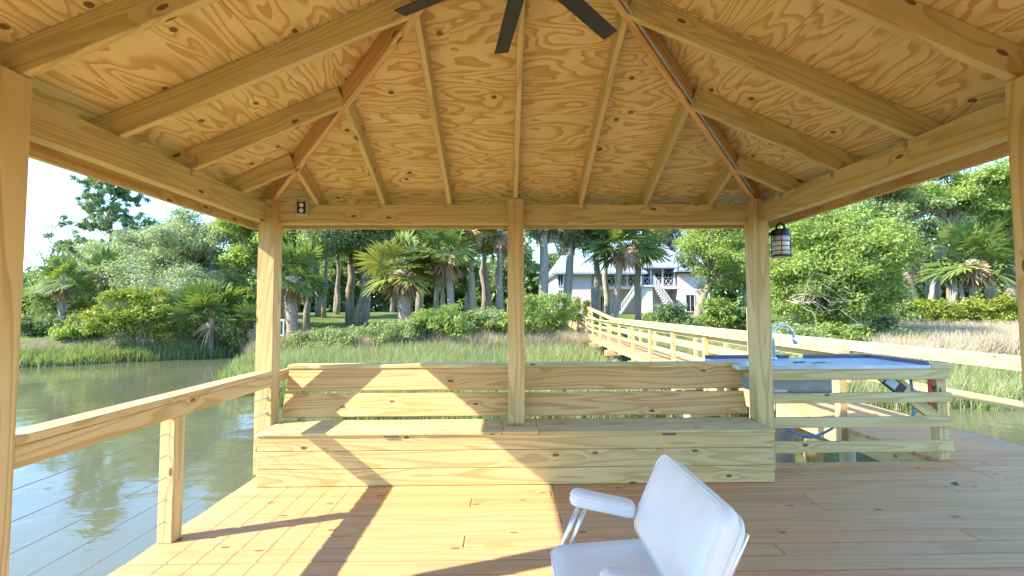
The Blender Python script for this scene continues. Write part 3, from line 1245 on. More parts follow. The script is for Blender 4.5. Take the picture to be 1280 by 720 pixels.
# ------------------------------------------------------------------ deck chair
ch_ = thing('deck_chair', 'white padded folding deck chair with metal arms, its back to the right', 'chair', (.30, 1.52, 0))
CX, CYc = .30, 1.515


def pad(mb, c, ex, ey, ez, hx, hy, hz, r, puff=.012, n=5):
    """rounded-rectangle cushion: ex,ey span the face, ez its thickness"""
    out = []
    for sx, sy, a0 in ((1, 1, 0), (-1, 1, 90), (-1, -1, 180), (1, -1, 270)):
        for k in range(n + 1):
            a = math.radians(a0 + 90 * k / n)
            out.append(((hx - r) * sx + r * math.cos(a), (hy - r) * sy + r * math.sin(a)))
    out = np.array(out)
    # (inset from the outline in metres, height)
    rmx = min(hx, hy)
    rings = [(rmx * .98, -hz), (rmx * .5, -hz), (.010, -hz), (.004, -hz + .003), (.0, -hz + .010), (.0, hz - .012), (.003, hz - .004), (.009, hz), (rmx * .3, hz + puff * .7), (rmx * .6, hz + puff), (rmx * .98, hz + puff)]
    vs, fs = [], []
    k = len(out)
    for ins, h in rings:
        for p in out:
            q_ = np.array([p[0] * (hx - ins) / hx, p[1] * (hy - ins) / hy])
            vs.append(np.asarray(c) + ex * q_[0] + ey * q_[1] + ez * h)
    fs.append(list(range(k))[::-1])
    fs.append([(len(rings) - 1) * k + j for j in range(k)])
    for i in range(len(rings) - 1):
        for j in range(k):
            fs.append([i * k + j, i * k + (j + 1) % k, (i + 1) * k + (j + 1) % k, (i + 1) * k + j])
    mb._add(vs, fs, vs, .5)


ROTC = Matrix.Rotation(math.radians(0), 3, 'Z')
Y3 = np.array([0, 1.0, 0])
bt = nrm(np.array([.115, 0, .26]))                         # up along the backrest
bn = nrm(np.cross(Y3, bt))                                 # normal
if bn[0] > 0:
    bn = -bn                                               # faces -x
q = MB()
bc = np.array([.462, CYc, .685])
pad(q, bc, -Y3 if False else Y3, bt, bn, .262, .145, .030, .060, .010)
bk = q.build('backrest', 'vinyl', ch_, True)
q = MB()
pad(q, bc - bn * .045, Y3, bt, bn, .250, .134, .012, .055, .002)
q.build('back_shell', 'vinyl', bk, True)
q = MB()
ol = []
for sx, sy, a0 in ((1, 1, 0), (-1, 1, 90), (-1, -1, 180), (1, -1, 270)):
    for k in range(6):
        a = math.radians(a0 + 18 * k)
        ol.append(bc + bn * .026 + Y3 * ((.262 - .06) * sx + .0605 * math.cos(a)) + bt * ((.145 - .06) * sy + .0605 * math.sin(a)))
ol.append(ol[0])
q.tube(ol, .0032, 6)
q.build('piping', 'vinyl', bk, True)
q = MB()
sn = nrm(np.array([-.06, 0, 1]))
sx_ = nrm(np.cross(Y3, sn))
pad(q, np.array([.262, CYc, .478]), sx_, Y3, sn, .195, .245, .030, .055, .010)
se = q.build('seat', 'vinyl', ch_, True)
def piping(c, ex, ey, ez, hx, hy, h, r, par):
    ol = []
    for s1, s2, a0 in ((1, 1, 0), (-1, 1, 90), (-1, -1, 180), (1, -1, 270)):
        for k in range(6):
            a = math.radians(a0 + 18 * k)
            ol.append(np.asarray(c) + ez * h + ex * ((hx - r) * s1 + r * math.cos(a)) + ey * ((hy - r) * s2 + r * math.sin(a)))
    ol.append(ol[0])
    m = MB()
    m.tube(ol, .003, 6)
    m.build('piping', 'vinyl', par, True)


piping(np.array([.262, CYc, .478]), sx_, Y3, sn, .194, .244, .024, .055, se)
piping(np.array([.262, CYc, .478]), sx_, Y3, sn, .194, .244, -.022, .055, se)
for sg in (1, -1):
    yy = CYc + sg * .275
    q = MB()
    an = nrm(np.array([.22, 0, 1]))
    ax_ = nrm(np.cross(Y3, an))
    pad(q, np.array([.272, yy, .632]), ax_, Y3, an, .124, .037, .024, .026, .007)
    ar = q.build('armrest', 'vinyl', ch_, True)
    piping(np.array([.272, yy, .632]), ax_, Y3, an, .1235, .0365, .004, .026, ar)
    q = MB()
    q.tube([(.155, yy, .638), (.28, yy, .607), (.37, yy, .585), (.405, yy - sg * .01, .59), (.42, yy - sg * .02, .62)], .0085, 10)
    q.tube([(.185, yy - .006, .632), (.125, yy - .006, .50), (-.02, yy - .006, .0)], .0095, 10)
    q.tube([(.205, yy + .016 * -sg, .625), (.150, yy + .016 * -sg, .50), (.66, yy + .016 * -sg, .0)], .0095, 10)
    q.tube([bc - bn * .066 + Y3 * (sg * .225) + bt * t_ for t_ in (.10, .0, -.16, -.26)], .0095, 10)
    q.tube([(.39, yy - sg * .012, .50), (.30, yy - sg * .012, .44)], .009, 8)
    q.build('frame', 'alu', ch_, True)
q = MB()
q.cyl((-.015, CYc - .27, .02), (-.015, CYc + .27, .02), .009, 10)
q.cyl((.64, CYc - .26, .02), (.64, CYc + .26, .02), .009, 10)
q.cyl((.10, CYc - .24, .435), (.10, CYc + .24, .435), .009, 10)
q.build('crossbar', 'alu', ch_, True)

# a curled dead leaf on the open deck
lf = MB()
for (dx_, dy_, a_) in ((0, 0, .0), (.022, -.006, .9)):
    c_, s_ = math.cos(a_), math.sin(a_)
    P = [(-.03, 0, .004), (-.01, .010, .010), (.02, .006, .014), (.032, 0, .006), (.018, -.008, .003), (-.012, -.008, .003)]
    lf.prism([(3.40 + dx_ + x * c_ - y * s_, 3.62 + dy_ + x * s_ + y * c_, z) for x, y, z in P], (0, 0, .003), None, .5)
tag(lf.build('dead_leaf', 'stone'), 'small dark curled leaf lying on the open deck at right', 'leaf')

# ------------------------------------------------------------------ house beyond the lawn
HB = 1.05
hs = thing('house', 'pale pink raised house with metal roof and white porch beyond the boardwalk', 'house', (12, 50, HB))


def hz(v, y=50):
    return AZ(v, y, 760)


def hx(u, y=50):
    return AX(u, y)


xL, xC, xP, xR, xW = hx(696), hx(739), hx(760), hx(852), hx(893)
zE, zM, zF, zB = hz(341), hz(334), hz(357), HB
q = MB()
q.b6(xL, xC, 50, 60, zB, zE, ch=.01)
q.b6(xC + .01, xR, 53, 62, zB, zM, ch=.01)
q.b6(xR + .01, xW, 51, 62, zB, zE, ch=.01)
q.build('wall', 'hwall', hs)


def hip_roof(x0, x1, y0, y1, ze, zr, run, name='roof'):
    q = MB()
    r0, r1 = x0 + run, x1 - run
    ym = (y0 + y1) / 2
    vs = [(x0, y0, ze), (x1, y0, ze), (x1, y1, ze), (x0, y1, ze), (r0, ym, zr), (r1, ym, zr)]
    vs += [(a, b, c - .18) for a, b, c in vs[:4]]
    q._add(vs, [[0, 1, 5, 4], [1, 2, 5], [2, 3, 4, 5], [3, 0, 4], [1, 0, 6, 7], [2, 1, 7, 8], [3, 2, 8, 9], [0, 3, 9, 6], [6, 9, 8, 7]], vs, .5)
    n = int((x1 - x0) / .55)
    for i in range(1, n):
        x = x0 + (x1 - x0) * i / n
        t = min(1, min(x - x0, x1 - x) / run)
        a = np.array([x, y0, ze + .03])
        b = np.array([x, y0 + (ym - y0) * t, ze + (zr - ze) * t + .03])
        if np.linalg.norm(b - a) > .4:
            q.board(a, b, .05, .06)
    return q.build(name, 'hroof', hs)


hip_roof(xL - .6, xC + 6, 49.3, 59, zE, hz(319, 54), 1.7)
hip_roof(xC + .1, xR + 2.2, 50.6, 62.5, zM + .12, hz(303, 56.5), 2.2)
hip_roof(xR - .5, xW + .8, 50.2, 62.5, zE + .3, hz(305, 56), 3.0)
q = MB()
q.b6(xC + .02, xR, 51.0, 52.98, zF - .35, zF, ch=.01)
q.build('porch_floor', 'hwhite', hs)
for i in range(8):
    x = xC + .3 + (xR - xC - .6) * i / 7
    q = MB()
    q.b6(x - .09, x + .09, 51.05, 51.23, zF + .005, zM - .05, ch=.01)
    q.build('column', 'hwhite', hs)
q = MB()
for i in range(7):
    xa = xC + .41 + (xR - xC - .6) * i / 7
    xb = xC + .18 + (xR - xC - .6) * (i + 1) / 7
    q.b6(xa, xb, 51.1, 51.16, zF + .92, zF + 1.0, ch=.01)
    q.b6(xa, xb, 51.1, 51.16, zF + .08, zF + .15, ch=.01)
    n = 2
    for k in range(n):
        x0, x1 = xa + (xb - xa) * k / n, xa + (xb - xa) * (k + 1) / n
        q.board((x0, 51.13, zF + .16), (x1, 51.13, zF + .90), .04, .05)
        q.board((x0, 51.14, zF + .90), (x1, 51.14, zF + .16), .04, .05)
q.build('porch_railing', 'hwhite', hs)


def window(x0, x1, z0, z1, y):
    q = MB()
    q.b6(x0 - .08, x1 + .08, y - .06, y - .01, z1, z1 + .09, ch=.005)
    q.b6(x0 - .08, x1 + .08, y - .07, y - .01, z0 - .09, z0, ch=.005)
    q.b6(x0 - .08, x0, y - .06, y - .01, z0 + .001, z1 - .001, ch=.005)
    q.b6(x1, x1 + .08, y - .06, y - .01, z0 + .001, z1 - .001, ch=.005)
    q.b6((x0 + x1) / 2 - .03, (x0 + x1) / 2 + .03, y - .05, y - .035, z0, z1, ch=.004)
    fr = q.build('window', 'hwhite', hs)
    q = MB()
    q.b6(x0, x1, y - .03, y - .015, z0, z1, ch=.002)
    q.build('pane', 'hglass', fr)


window(hx(698.5), hx(703.5), hz(357), hz(343.5), 50)
window(hx(698.5), hx(703), hz(372), hz(363), 50)
for ua, ub in ((745, 752), (760, 769), (770, 780), (783, 791), (793, 802), (806, 816), (820, 827.5), (829, 835.5), (837, 844)):
    window(hx(ua, 53), hx(ub, 53), zF + .25, zM - .45, 53)
window(hx(751, 53), hx(756, 53), zB + .2, zB + 1.9, 53)
window(hx(858, 51), hx(868, 51), zB + .2, zB + 2.0, 51)
for x0, x1, sg in ((hx(776, 49.6), hx(801, 49.6), 1), (hx(817, 49.6), hx(841, 49.6), -1)):
    q = MB()
    a, b = (x0, x1) if sg > 0 else (x1, x0)
    n = 12
    for i in range(n):
        xa = a + (b - a) * i / n
        xb = a + (b - a) * (i + 1) / n
        q.b6(min(xa, xb), max(xa, xb), 49.3, 50.2, zB + (zF - zB) * i / n, zB + (zF - zB) * (i + 1) / n - .003, ch=.004)
    sa = q.build('stair', 'hwhite', hs)
    q = MB()
    q.board((a, 49.25, zB + 1.0), (b, 49.25, zF + 1.0), .06, .09)
    q.board((a, 49.25, zB + .35), (b, 49.25, zF + .35), .05, .07)
    for i in range(14):
        t = i / 13
        q.b6(a + (b - a) * t - .03, a + (b - a) * t + .03, 49.21, 49.29, zB + (zF - zB) * t, zB + (zF - zB) * t + 1.0, ch=.004)
    q.build('handrail', 'hwhite', sa)
q = MB()
q.b6(hx(801, 49.6) + .02, hx(817, 49.6) - .02, 49.3, 50.99, zF - .18, zF - .002, ch=.01)
q.b6(hx(801, 49.6) + .1, hx(817, 49.6) - .1, 49.5, 50.9, zB, zF - .2, ch=.01)
q.build('stair_landing', 'hwhite', hs)

# ------------------------------------------------------------------ vegetation builders
def rs(seed):
    return np.random.default_rng(seed)


def leaves(rng, cen, n_each, spread, leaf, flat=0.6, long=1.0):
    """leaf-shaped diamonds scattered round clump centres; returns verts (4 per leaf) and tone"""
    cen = np.asarray(cen, float)
    N = len(cen) * n_each
    base = np.repeat(cen, n_each, 0)
    d = rng.normal(size=(N, 3))
    d /= np.linalg.norm(d, axis=1)[:, None] + 1e-9
    r = rng.random(N) ** 0.5
    sp = np.repeat(np.broadcast_to(np.asarray(spread, float), (len(cen),)), n_each)
    off = d * (r * sp)[:, None]
    off[:, 2] *= flat
    P = base + off
    nrmv = rng.normal(size=(N, 3)) * 0.75 + d * .5
    nrmv[:, 2] += 0.75
    nrmv /= np.linalg.norm(nrmv, axis=1)[:, None] + 1e-9
    a = np.cross(nrmv, rng.normal(size=(N, 3)))
    a /= np.linalg.norm(a, axis=1)[:, None] + 1e-9
    b = np.cross(nrmv, a)
    s = leaf * (0.6 + 0.8 * rng.random(N))[:, None]
    V = np.stack([P + a * s * long, P + b * s * .48 + a * s * .1, P - a * s * long, P - b * s * .48 + a * s * .1], 1).reshape(-1, 3)
    ct = np.repeat(rng.random(len(cen)), n_each)
    tone = np.clip(0.55 * ct + 0.45 * rng.random(N), 0, 1)
    return V, np.repeat(tone, 4)


def lobes_in(rng, c, rad, n, lr):
    """lobe centres spread over a crown ellipsoid, biased outward and up"""
    out = []
    tries = 0
    while len(out) < n and tries < 4000:
        tries += 1
        d = rng.normal(size=3)
        d /= np.linalg.norm(d)
        d[2] = d[2] * .9 + .1
        r = rng.uniform(.25, .88)
        p = np.array(c) + d * r * np.array(rad)
        if all(np.linalg.norm((p - q[0]) / np.array(rad)) > .26 for q in out):
            out.append((p, lr * rng.uniform(.7, 1.25)))
    return out


def clumps(rng, lob, per, flip=True):
    out = []
    for p, r in lob:
        n = max(4, int(per * (r ** 2)))
        d = rng.normal(size=(n, 3))
        d /= np.linalg.norm(d, axis=1)[:, None]
        if flip:
            d[:, 2] = np.where(d[:, 2] < -.35, -d[:, 2] * .6, d[:, 2])
        rr = r * (0.55 + .5 * rng.random(n))
        q = d * rr[:, None]
        q[:, 2] *= .72
        out.append(p + q)
    return np.vstack(out)


def limb_path(rng, a, b, n=5, wob=.12, sag=.0):
    a, b = np.asarray(a, float), np.asarray(b, float)
    L = np.linalg.norm(b - a)
    pts = []
    for i in range(n + 1):
        t = i / n
        p = a + (b - a) * t
        if 0 < i < n:
            p = p + rng.normal(size=3) * wob * L / n * 1.3
        p[2] += math.sin(math.pi * t) * (.06 * L) - sag * t * t
        pts.append(p)
    return pts


def broadleaf(name, label, u, y, v_top, crown_px, v_low, mat, seed, trunk_r=.28, group=None, bark='bark', per=16, leaf=.13, n_each=30,
              n_lobe=16, lean=0.0, fork=.45, cat='tree', lr_f=.30, base_u=None, spread=.62, moss=0, twigs=True, depth=None, long=1.0, flip=True):
    """tree placed at true depth; crown described by its measured width and height at that depth"""
    rng = rs(seed)
    k = y / F_PX
    bu = u if base_u is None else base_u
    bx = AX(bu, y)
    gz = float(ground_z(bx, y))
    cx_ = AX(u, y)
    zt = AZ(v_top, y, u)
    zl = AZ(v_low, y, u)
    rx = crown_px * k / 2
    rz = (zt - zl) / 2
    ry = depth if depth else min(rx * .9, 4.5)
    cz = (zt + zl) / 2
    t = thing(name, label, cat, (bx, y, gz), group)
    lr = lr_f * min(rx, ry, rz * 1.4)
    lob = lobes_in(rng, (cx_, y, cz), (rx - lr * .7, max(.3, ry - lr * .7), max(.3, rz - lr * .45)), n_lobe, lr)
    cl = clumps(rng, lob, per * 1.5 / max(lr, .3) ** 1.0, flip)
    V, tone = leaves(rng, cl, int(n_each * 1.7), spread * (.85 + .5 * rng.random(len(cl))), leaf * .78, .6, long)
    org = np.array([bx, y, gz])
    fast_mesh('crown', V - org, 4, mat, tone, t)
    q = MB()
    fz = gz + (cz - rz * .35 - gz) * fork * 1.6
    fz = min(max(fz, gz + .8), cz)
    fk = np.array([bx + (cx_ - bx) * .6 + lean, y, fz])
    tp = limb_path(rng, (bx, y, gz - .2), fk, 5, .045)
    q.tube(tp, list(np.linspace(trunk_r * 1.35, trunk_r * .75, 6)), 10, tone=.5)
    mid = np.array([cx_, y, cz + rz * .1])
    q.tube(limb_path(rng, fk - (0, 0, .1), mid, 4, .15), list(np.linspace(trunk_r * .72, trunk_r * .3, 5)), 8)
    for p, r in lob:
        st = fk + (mid - fk) * rng.random() * .6
        tr = trunk_r * rng.uniform(.25, .42)
        q.tube(limb_path(rng, st, p, 5, .22), list(np.linspace(tr, tr * .25, 6)), 6)
        if twigs:
            for _ in range(4):
                d = rng.normal(size=3)
                d[2] = abs(d[2]) * .5
                q.tube(limb_path(rng, p + (st - p) * rng.random() * .35, p + nrm(d) * r * .95, 3, .2), [tr * .28, tr * .2, tr * .14, tr * .07], 5, False)
    q.build('trunk', bark, t, True)
    if moss:
        P = cl[rng.integers(0, len(cl), moss)]
        nn = 14
        base = np.repeat(P, nn, 0) + rng.normal(size=(moss * nn, 3)) * .22
        Ls = rng.uniform(.3, 1.0, moss * nn)[:, None]
        wv = rng.normal(size=(moss * nn, 3)) * .035
        wv[:, 2] = 0
        dn = np.hstack([rng.normal(size=(moss * nn, 2)) * .08, -np.ones((moss * nn, 1))]) * Ls
        V = np.stack([base - wv, base + wv, base + dn + wv * .3, base + dn - wv * .3], 1).reshape(-1, 3)
        fast_mesh('hanging_moss', V - org, 4, 'moss', np.repeat(rng.random(moss * nn), 4), t)['kind'] = 'stuff'
    return t


def bush(name, label, u, y, v_top, v_low, w_px, mat, seed, leaf=.075, n_each=26, per=24, group='bushes along the bank', sink=.2, cat='bush', depth=None, long=1.0):
    rng = rs(seed)
    k = y / F_PX
    bx = AX(u, y)
    gz = float(ground_z(bx, y))
    zt, zl = AZ(v_top, y, u), min(gz - sink, AZ(v_low, y, u))
    zl = gz - sink
    rx, rz = w_px * k / 2, max(.4, (zt - zl) / 2)
    ry = depth or min(rx, 1.6)
    t = thing(name, label, cat, (bx, y, gz), group)
    lr = .42 * min(rx, rz * 1.3, 1.5)
    n = max(10, int(rx / lr * 7))
    lob = lobes_in(rng, (bx, y, (zt + zl) / 2), (max(.2, rx - lr * .3), max(.2, ry - lr * .3), max(.2, rz - lr * .22)), n, lr)
    cl = clumps(rng, lob, per)
    V, tone = leaves(rng, cl, int(n_each * 1.4), .32 * (.7 + .6 * rng.random(len(cl))), leaf, .75, long)
    org = np.array([bx, y, gz])
    fast_mesh('foliage', V - org, 4, mat, tone, t)
    q = MB()
    for p, r in lob:
        b0 = (bx + rng.normal() * rx * .2, y + rng.normal() * .15, gz - .1)
        q.tube(limb_path(rng, b0, p, 4, .18), [.035, .03, .024, .017, .008], 5)
    q.build('stem', 'bark', t, True)
    return t


def frond_set(rng, c, n, elev, pet, blade, nl=20, wid=.050, droop=.22, az=(0, 2 * math.pi), fold=.35):
    """fan fronds: petioles as thin strips plus leaflets; returns quads"""
    V, T = [], []
    for i in range(n):
        a = rng.uniform(*az) if az != (0, 2 * math.pi) else (i * 2.39996 + rng.uniform(-.25, .25))
        e = math.radians(rng.uniform(*elev))
        d = np.array([math.cos(a) * math.cos(e), math.sin(a) * math.cos(e), math.sin(e)])
        L = pet * rng.uniform(.65, 1.2)
        hub = c + d * L + np.array([0, 0, -droop * .25 * L])
        side = nrm(np.cross(d, (0, 0, 1)) + rng.normal(size=3) * .35)
        up = nrm(np.cross(side, d))
        # petiole
        w0 = side * .022
        V += [c - w0, c + w0, hub + w0 * .6, hub - w0 * .6]
        tn = rng.random()
        T += [tn * .6] * 4
        B = blade * rng.uniform(.8, 1.15)
        for k in range(nl):
            f = (k / (nl - 1) - .5) * 2
            an = f * math.radians(105)
            ld = d * math.cos(an) + side * math.sin(an) + up * (fold * abs(math.sin(an)) * .6) + rng.normal(size=3) * .05
            ld = nrm(ld)
            ln = B * (1 - .28 * abs(f)) * rng.uniform(.9, 1.08)
            tip = hub + ld * ln + np.array([0, 0, -droop * ln * (.45 + .4 * rng.random())])
            mid = hub + ld * ln * .55 + np.array([0, 0, -droop * ln * .08])
            ws = nrm(np.cross(ld, up)) * wid * .5
            tt = np.clip(tn + rng.normal() * .12, 0, 1)
            V += [hub - ws * .15, hub + ws * .15, mid + ws, mid - ws]
            V += [mid - ws, mid + ws, tip + ws * .12, tip - ws * .12]
            T += [tt] * 8
    return np.array(V), np.array(T)


def palm(name, label, u, y, v_crown, v_base, r_px, mat, seed, trunk_px=8, dead=8, n=34, base_u=None, group='palms on the bank', elev=(-35, 85), rough_trunk=True, boots=True, bare=None):
    rng = rs(seed)
    k = y / F_PX
    cx_ = AX(u, y)
    bx = AX(base_u if base_u else u, y)
    gz = min(float(ground_z(bx, y)), AZ(v_base, y, u))
    gz = float(ground_z(bx, y))
    cz = AZ(v_crown, y, u)
    R = r_px * k
    t = thing(name, label, 'palm tree', (bx, y, gz), group)
    org = np.array([bx, y, gz])
    top = np.array([cx_, y, cz])
    V, T = frond_set(rng, top, int(n * .8), elev, R * .52, R * .58, wid=max(.04, R * .066))
    fast_mesh('crown', V - org, 4, mat, T, t)
    if dead:
        V, T = frond_set(rng, top - (0, 0, .12), dead, (-88, -45), R * .20, R * .42, wid=R * .05, droop=.35, fold=.5)
        fast_mesh('dead_fronds', V - org, 4, 'lf_dead', T, t)
    q = MB()
    tr = trunk_px * k / 2
    H = cz - gz
    if H > .3:
        n_ = 7
        q.tube(limb_path(rng, (bx, y, gz - .3), top, n_, .03), [tr * (1.15 if i == 0 else 1.0 if i < n_ - 2 else 1.15) for i in range(n_ + 1)], 12)
        q.build('trunk', 'barkpalm', t, True)
        if boots:
            q = MB()
            z0 = gz + H * (.25 if boots is True else boots)
            m_ = int((cz - z0) / .16)
            for i in range(m_):
                f = i / max(1, m_)
                z = z0 + (cz - z0) * f
                xx = bx + (cx_ - bx) * (z - gz) / max(.1, H)
                for j in range(4):
                    a = i * 1.1 + j * math.pi / 2
                    o = np.array([math.cos(a), math.sin(a), 0])
                    p = np.array([xx, y, z]) + o * tr * .9
                    q.board(p, p + o * .13 * (tr / .16) ** .5 + np.array([0, 0, .20]), .075, .022, up=o, ch=.004)
            q.build('old_frond_bases', 'barkpalm', t)['kind'] = 'stuff'
    return t


def pine(name, label, u, y, v_top, v_low, w_px, seed, mat='lf_pine', base_v=395, group=None):
    rng = rs(seed)
    k = y / F_PX
    bx = AX(u, y)
    gz = float(ground_z(bx, y))
    zt, zl = AZ(v_top, y, u), AZ(v_low, y, u)
    R = w_px * k / 2
    t = thing(name, label, 'tree', (bx, y, gz), group)
    org = np.array([bx, y, gz])
    q = MB()
    q.tube(limb_path(rng, (bx, y, gz - .2), (bx + .2, y, zt - .3), 8, .03), list(np.linspace(.24, .04, 9)), 10)
    cl = []
    nb = 46
    for i in range(nb):
        f = i / nb
        z = zl + (zt - zl) * f
        L = R * (1 - f * .75) * rng.uniform(.5, 1.1)
        a = i * 2.4 + rng.uniform(-.4, .4)
        st = np.array([bx + .1, y, z])
        en = st + np.array([math.cos(a) * L, math.sin(a) * L, L * rng.uniform(.0, .35)])
        P = limb_path(rng, st, en, 4, .12)
        q.tube(P, [.055, .045, .035, .025, .012], 5)
        for pp in P[2:]:
            for _ in range(3):
                cl.append(pp + rng.normal(size=3) * .28 + (0, 0, .1))
    q.build('trunk', 'bark', t, True)
    V, tone = leaves(rng, cl, 75, .30, .085, .8, 1.9)
    fast_mesh('crown', V - org, 4, mat, tone, t)
    return t


def grass(name, label, pts, h, wid, mat, seed, lean=.25, kind='stuff', blades=3):
    rng = rs(seed)
    pts = np.asarray(pts, float)
    N = len(pts) * blades
    B = np.repeat(pts, blades, 0)
    B[:, :2] += rng.normal(size=(N, 2)) * .05
    H = rng.uniform(h[0], h[1], N)
    a = rng.random(N) * 2 * math.pi
    wv = np.stack([np.cos(a), np.sin(a), np.zeros(N)], 1) * (wid * rng.uniform(.6, 1.3, N))[:, None] * .5
    ln = rng.normal(size=(N, 2)) * lean
    ln[:, 0] += lean * .3
    mid = B + np.stack([ln[:, 0] * H * .35, ln[:, 1] * H * .35, H * .55], 1)
    tip = B + np.stack([ln[:, 0] * H, ln[:, 1] * H, H * (1 - .3 * np.abs(ln[:, 0]))], 1)
    V = np.stack([B - wv, B + wv, mid + wv * .8, mid - wv * .8, mid - wv * .8, mid + wv * .8, tip + wv * .1, tip - wv * .1], 1).reshape(-1, 3)
    tone = np.repeat(np.clip(rng.random(N) * .6 + np.repeat(rng.random(len(pts)), blades) * .4, 0, 1), 8)
    o = fast_mesh(name, V, 4, mat, tone)
    tag(o, label, 'grass', None, kind)
    return o


# ------------------------------------------------------------------ marsh grasses
rng = rs(11)


def marsh_pts(n, x0, x1, y0, y1, cond):
    x = rng.uniform(x0, x1, n)
    y = y0 + (y1 - y0) * rng.random(n) ** 1.15
    z = ground_z(x, y)
    p = np.stack([x, y, z - .03], 1)
    walkx = np.abs(x - np.interp(y, [4, 24, 28], [4.45, 4.75, 4.4]))
    keep = cond(x, y, z) & (walkx > .75)
    return p[keep]


dn = lambda x, y: np.sin(x * .9 + 1.3 * np.sin(y * .5)) * np.sin(y * .7 + x * .3)
g1 = marsh_pts(52000, -14.5, 24, 9.5, 27, lambda x, y, z: (y > shore(x) + .2 + .5 * dn(x * 2, y * 2)) & (y < bank(x) - 1.0 + .6 * dn(x, y)) & (rng.random(len(x)) < .82 + .3 * dn(x, y)))
grass('marsh_grass', 'bright green marsh grass growing out of the creek edge', g1, (.45, .9), .022, 'grass', 5, blades=4)
gm = g1[rng.random(len(g1)) < .16]
grass('dead_marsh_stems', 'pale dead stems standing among the green marsh grass', gm, (.5, 1.0), .018, 'drygrass', 4, .3)
g2 = marsh_pts(15000, -34, -13, 18, 29, lambda x, y, z: (y > shore(x) + .1) & (y < shore(x) + 2.6 + .5 * dn(x, y)))
g2b = marsh_pts(6000, -15, -6, 12, 22, lambda x, y, z: (y > shore(x) - 1.4 + .9 * dn(x * 1.7, y * 1.7)) & (y < shore(x) + .4) & (dn(x * 2.3, y * 2.1) > -.1))
g2 = np.vstack([g2, g2b + [0, 0, .25]])
grass('shore_grass', 'green grass along the left shore of the creek', g2, (.45, .80), .040, 'grass', 6)
g3 = marsh_pts(34000, -14, 4.2, 21, 28, lambda x, y, z: (y > bank(x) - 3.0 + .6 * dn(x, y)) & (y < bank(x) + .5))
grass('dry_grass', 'tan dry grass between the green marsh and the bushes', g3, (.6, 1.25), .024, 'drygrass', 7, .3)
g4 = marsh_pts(60000, 6, 32, 13, 29, lambda x, y, z: (y > shore(x) + 4.8 + 1.2 * dn(x, y)) & (y < bank(x) + .4) & (x > .80 * y))
grass('tall_dry_grass', 'broad band of tall tan grass right of the boardwalk', g4, (.85, 1.6), .026, 'drygrass', 8, .3)
rng = rs(12)
x = rng.uniform(-26, 26, 26000)
y = rng.uniform(26, 44, 26000)
ok = (y > bank(x) + .6) & (y < bank(x) + 13)
g5 = np.stack([x, y, ground_z(x, y) - .02], 1)[ok]
grass('lawn_grass', 'short lawn grass under the trees', g5, (.06, .16), .05, 'grass', 9, .5)
rng = rs(13)

# ------------------------------------------------------------------ left shore trees
pine('pine_tree', 'tall open pine rising above the oaks on the left shore', 133, 42, 205, 345, 118, 21)
broadleaf('live_oak', 'broad silvery live oak with exposed grey limbs on the left shore', 235, 33, 258, 200, 372, 'lf_silver', 22, .40, n_lobe=26, per=15, lr_f=.26, base_u=268, spread=.6, leaf=.11, n_each=34, fork=.5)
broadleaf('live_oak', 'silvery oak with low drooping crown left of the broad one', 160, 36, 285, 150, 395, 'lf_silver', 23, .34, n_lobe=18, per=13, lr_f=.27, leaf=.12)
broadleaf('oak_tree', 'dark bluish oak at the far left behind the front post', 38, 34, 318, 110, 415, 'lf_dark', 24, .3, n_lobe=16, per=14, lr_f=.3)
broadleaf('thin_tree', 'thin sparse tree with bare twigs against the sky at left', 66, 38, 262, 110, 372, 'lf_silver', 25, .2, n_lobe=12, per=3.2, lr_f=.25, n_each=18, leaf=.09)
broadleaf('broadleaf_tree', 'bright green broadleaf tree behind the left back post', 322, 31, 236, 120, 372, 'lf_bright', 26, .26, n_lobe=20, per=16, lr_f=.28, leaf=.16, base_u=330)
broadleaf('oak_tree', 'mid green oak between the silvery oak and the pine', 195, 44, 262, 120, 372, 'lf_oak', 27, .3, n_lobe=14, per=14)
palm('palm_tree', 'small dark palm above the driftwood on the left shore', 78, 27.5, 352, 408, 36, 'lf_palm', 31, 6, 8, 30)
palm('palm_tree', 'palm half hidden by oak foliage on the left shore', 127, 31, 342, 400, 34, 'lf_palm', 32, 6, 6, 26)
palm('palmetto', 'low spreading palmetto with bright fan leaves before the broad oak', 265, 26.6, 398, 418, 52, 'lf_palm', 33, 6, 3, 46, elev=(8, 80), boots=False)
palm('palmetto', 'small yellowing palmetto beside the left back post', 322, 26.5, 404, 420, 32, 'lf_palmy', 34, 6, 3, 28, elev=(0, 80), boots=False)
broadleaf('live_oak', 'small silvery oak in front of the broad live oak on the left shore', 205, 29.5, 318, 150, 408, 'lf_silver', 28, .2, n_lobe=26, per=14, lr_f=.24, leaf=.10, flip=False)
broadleaf('oak_tree', 'dark round oak behind the small dark palm at far left', 85, 32, 318, 130, 412, 'lf_oak', 29, .22, n_lobe=24, per=14, lr_f=.25, leaf=.11, flip=False)
bush('bush', 'large yellow-green bush on the left shore', 163, 25.2, 352, 428, 124, 'lf_yellow', 35, leaf=.085, per=26)
bush('bush', 'dark low bush at the far left shore', 40, 27, 395, 432, 90, 'lf_dark', 36)
bush('bush', 'small green bush under the small dark palm', 100, 26.2, 408, 430, 60, 'lf_bright', 37)
bush('bush', 'dark green bush at the foot of the palmetto', 235, 27.4, 396, 428, 80, 'lf_oak', 38)
bush('bush', 'green shrub between the palmetto and the left back post', 305, 27.5, 398, 430, 60, 'lf_oak', 39)

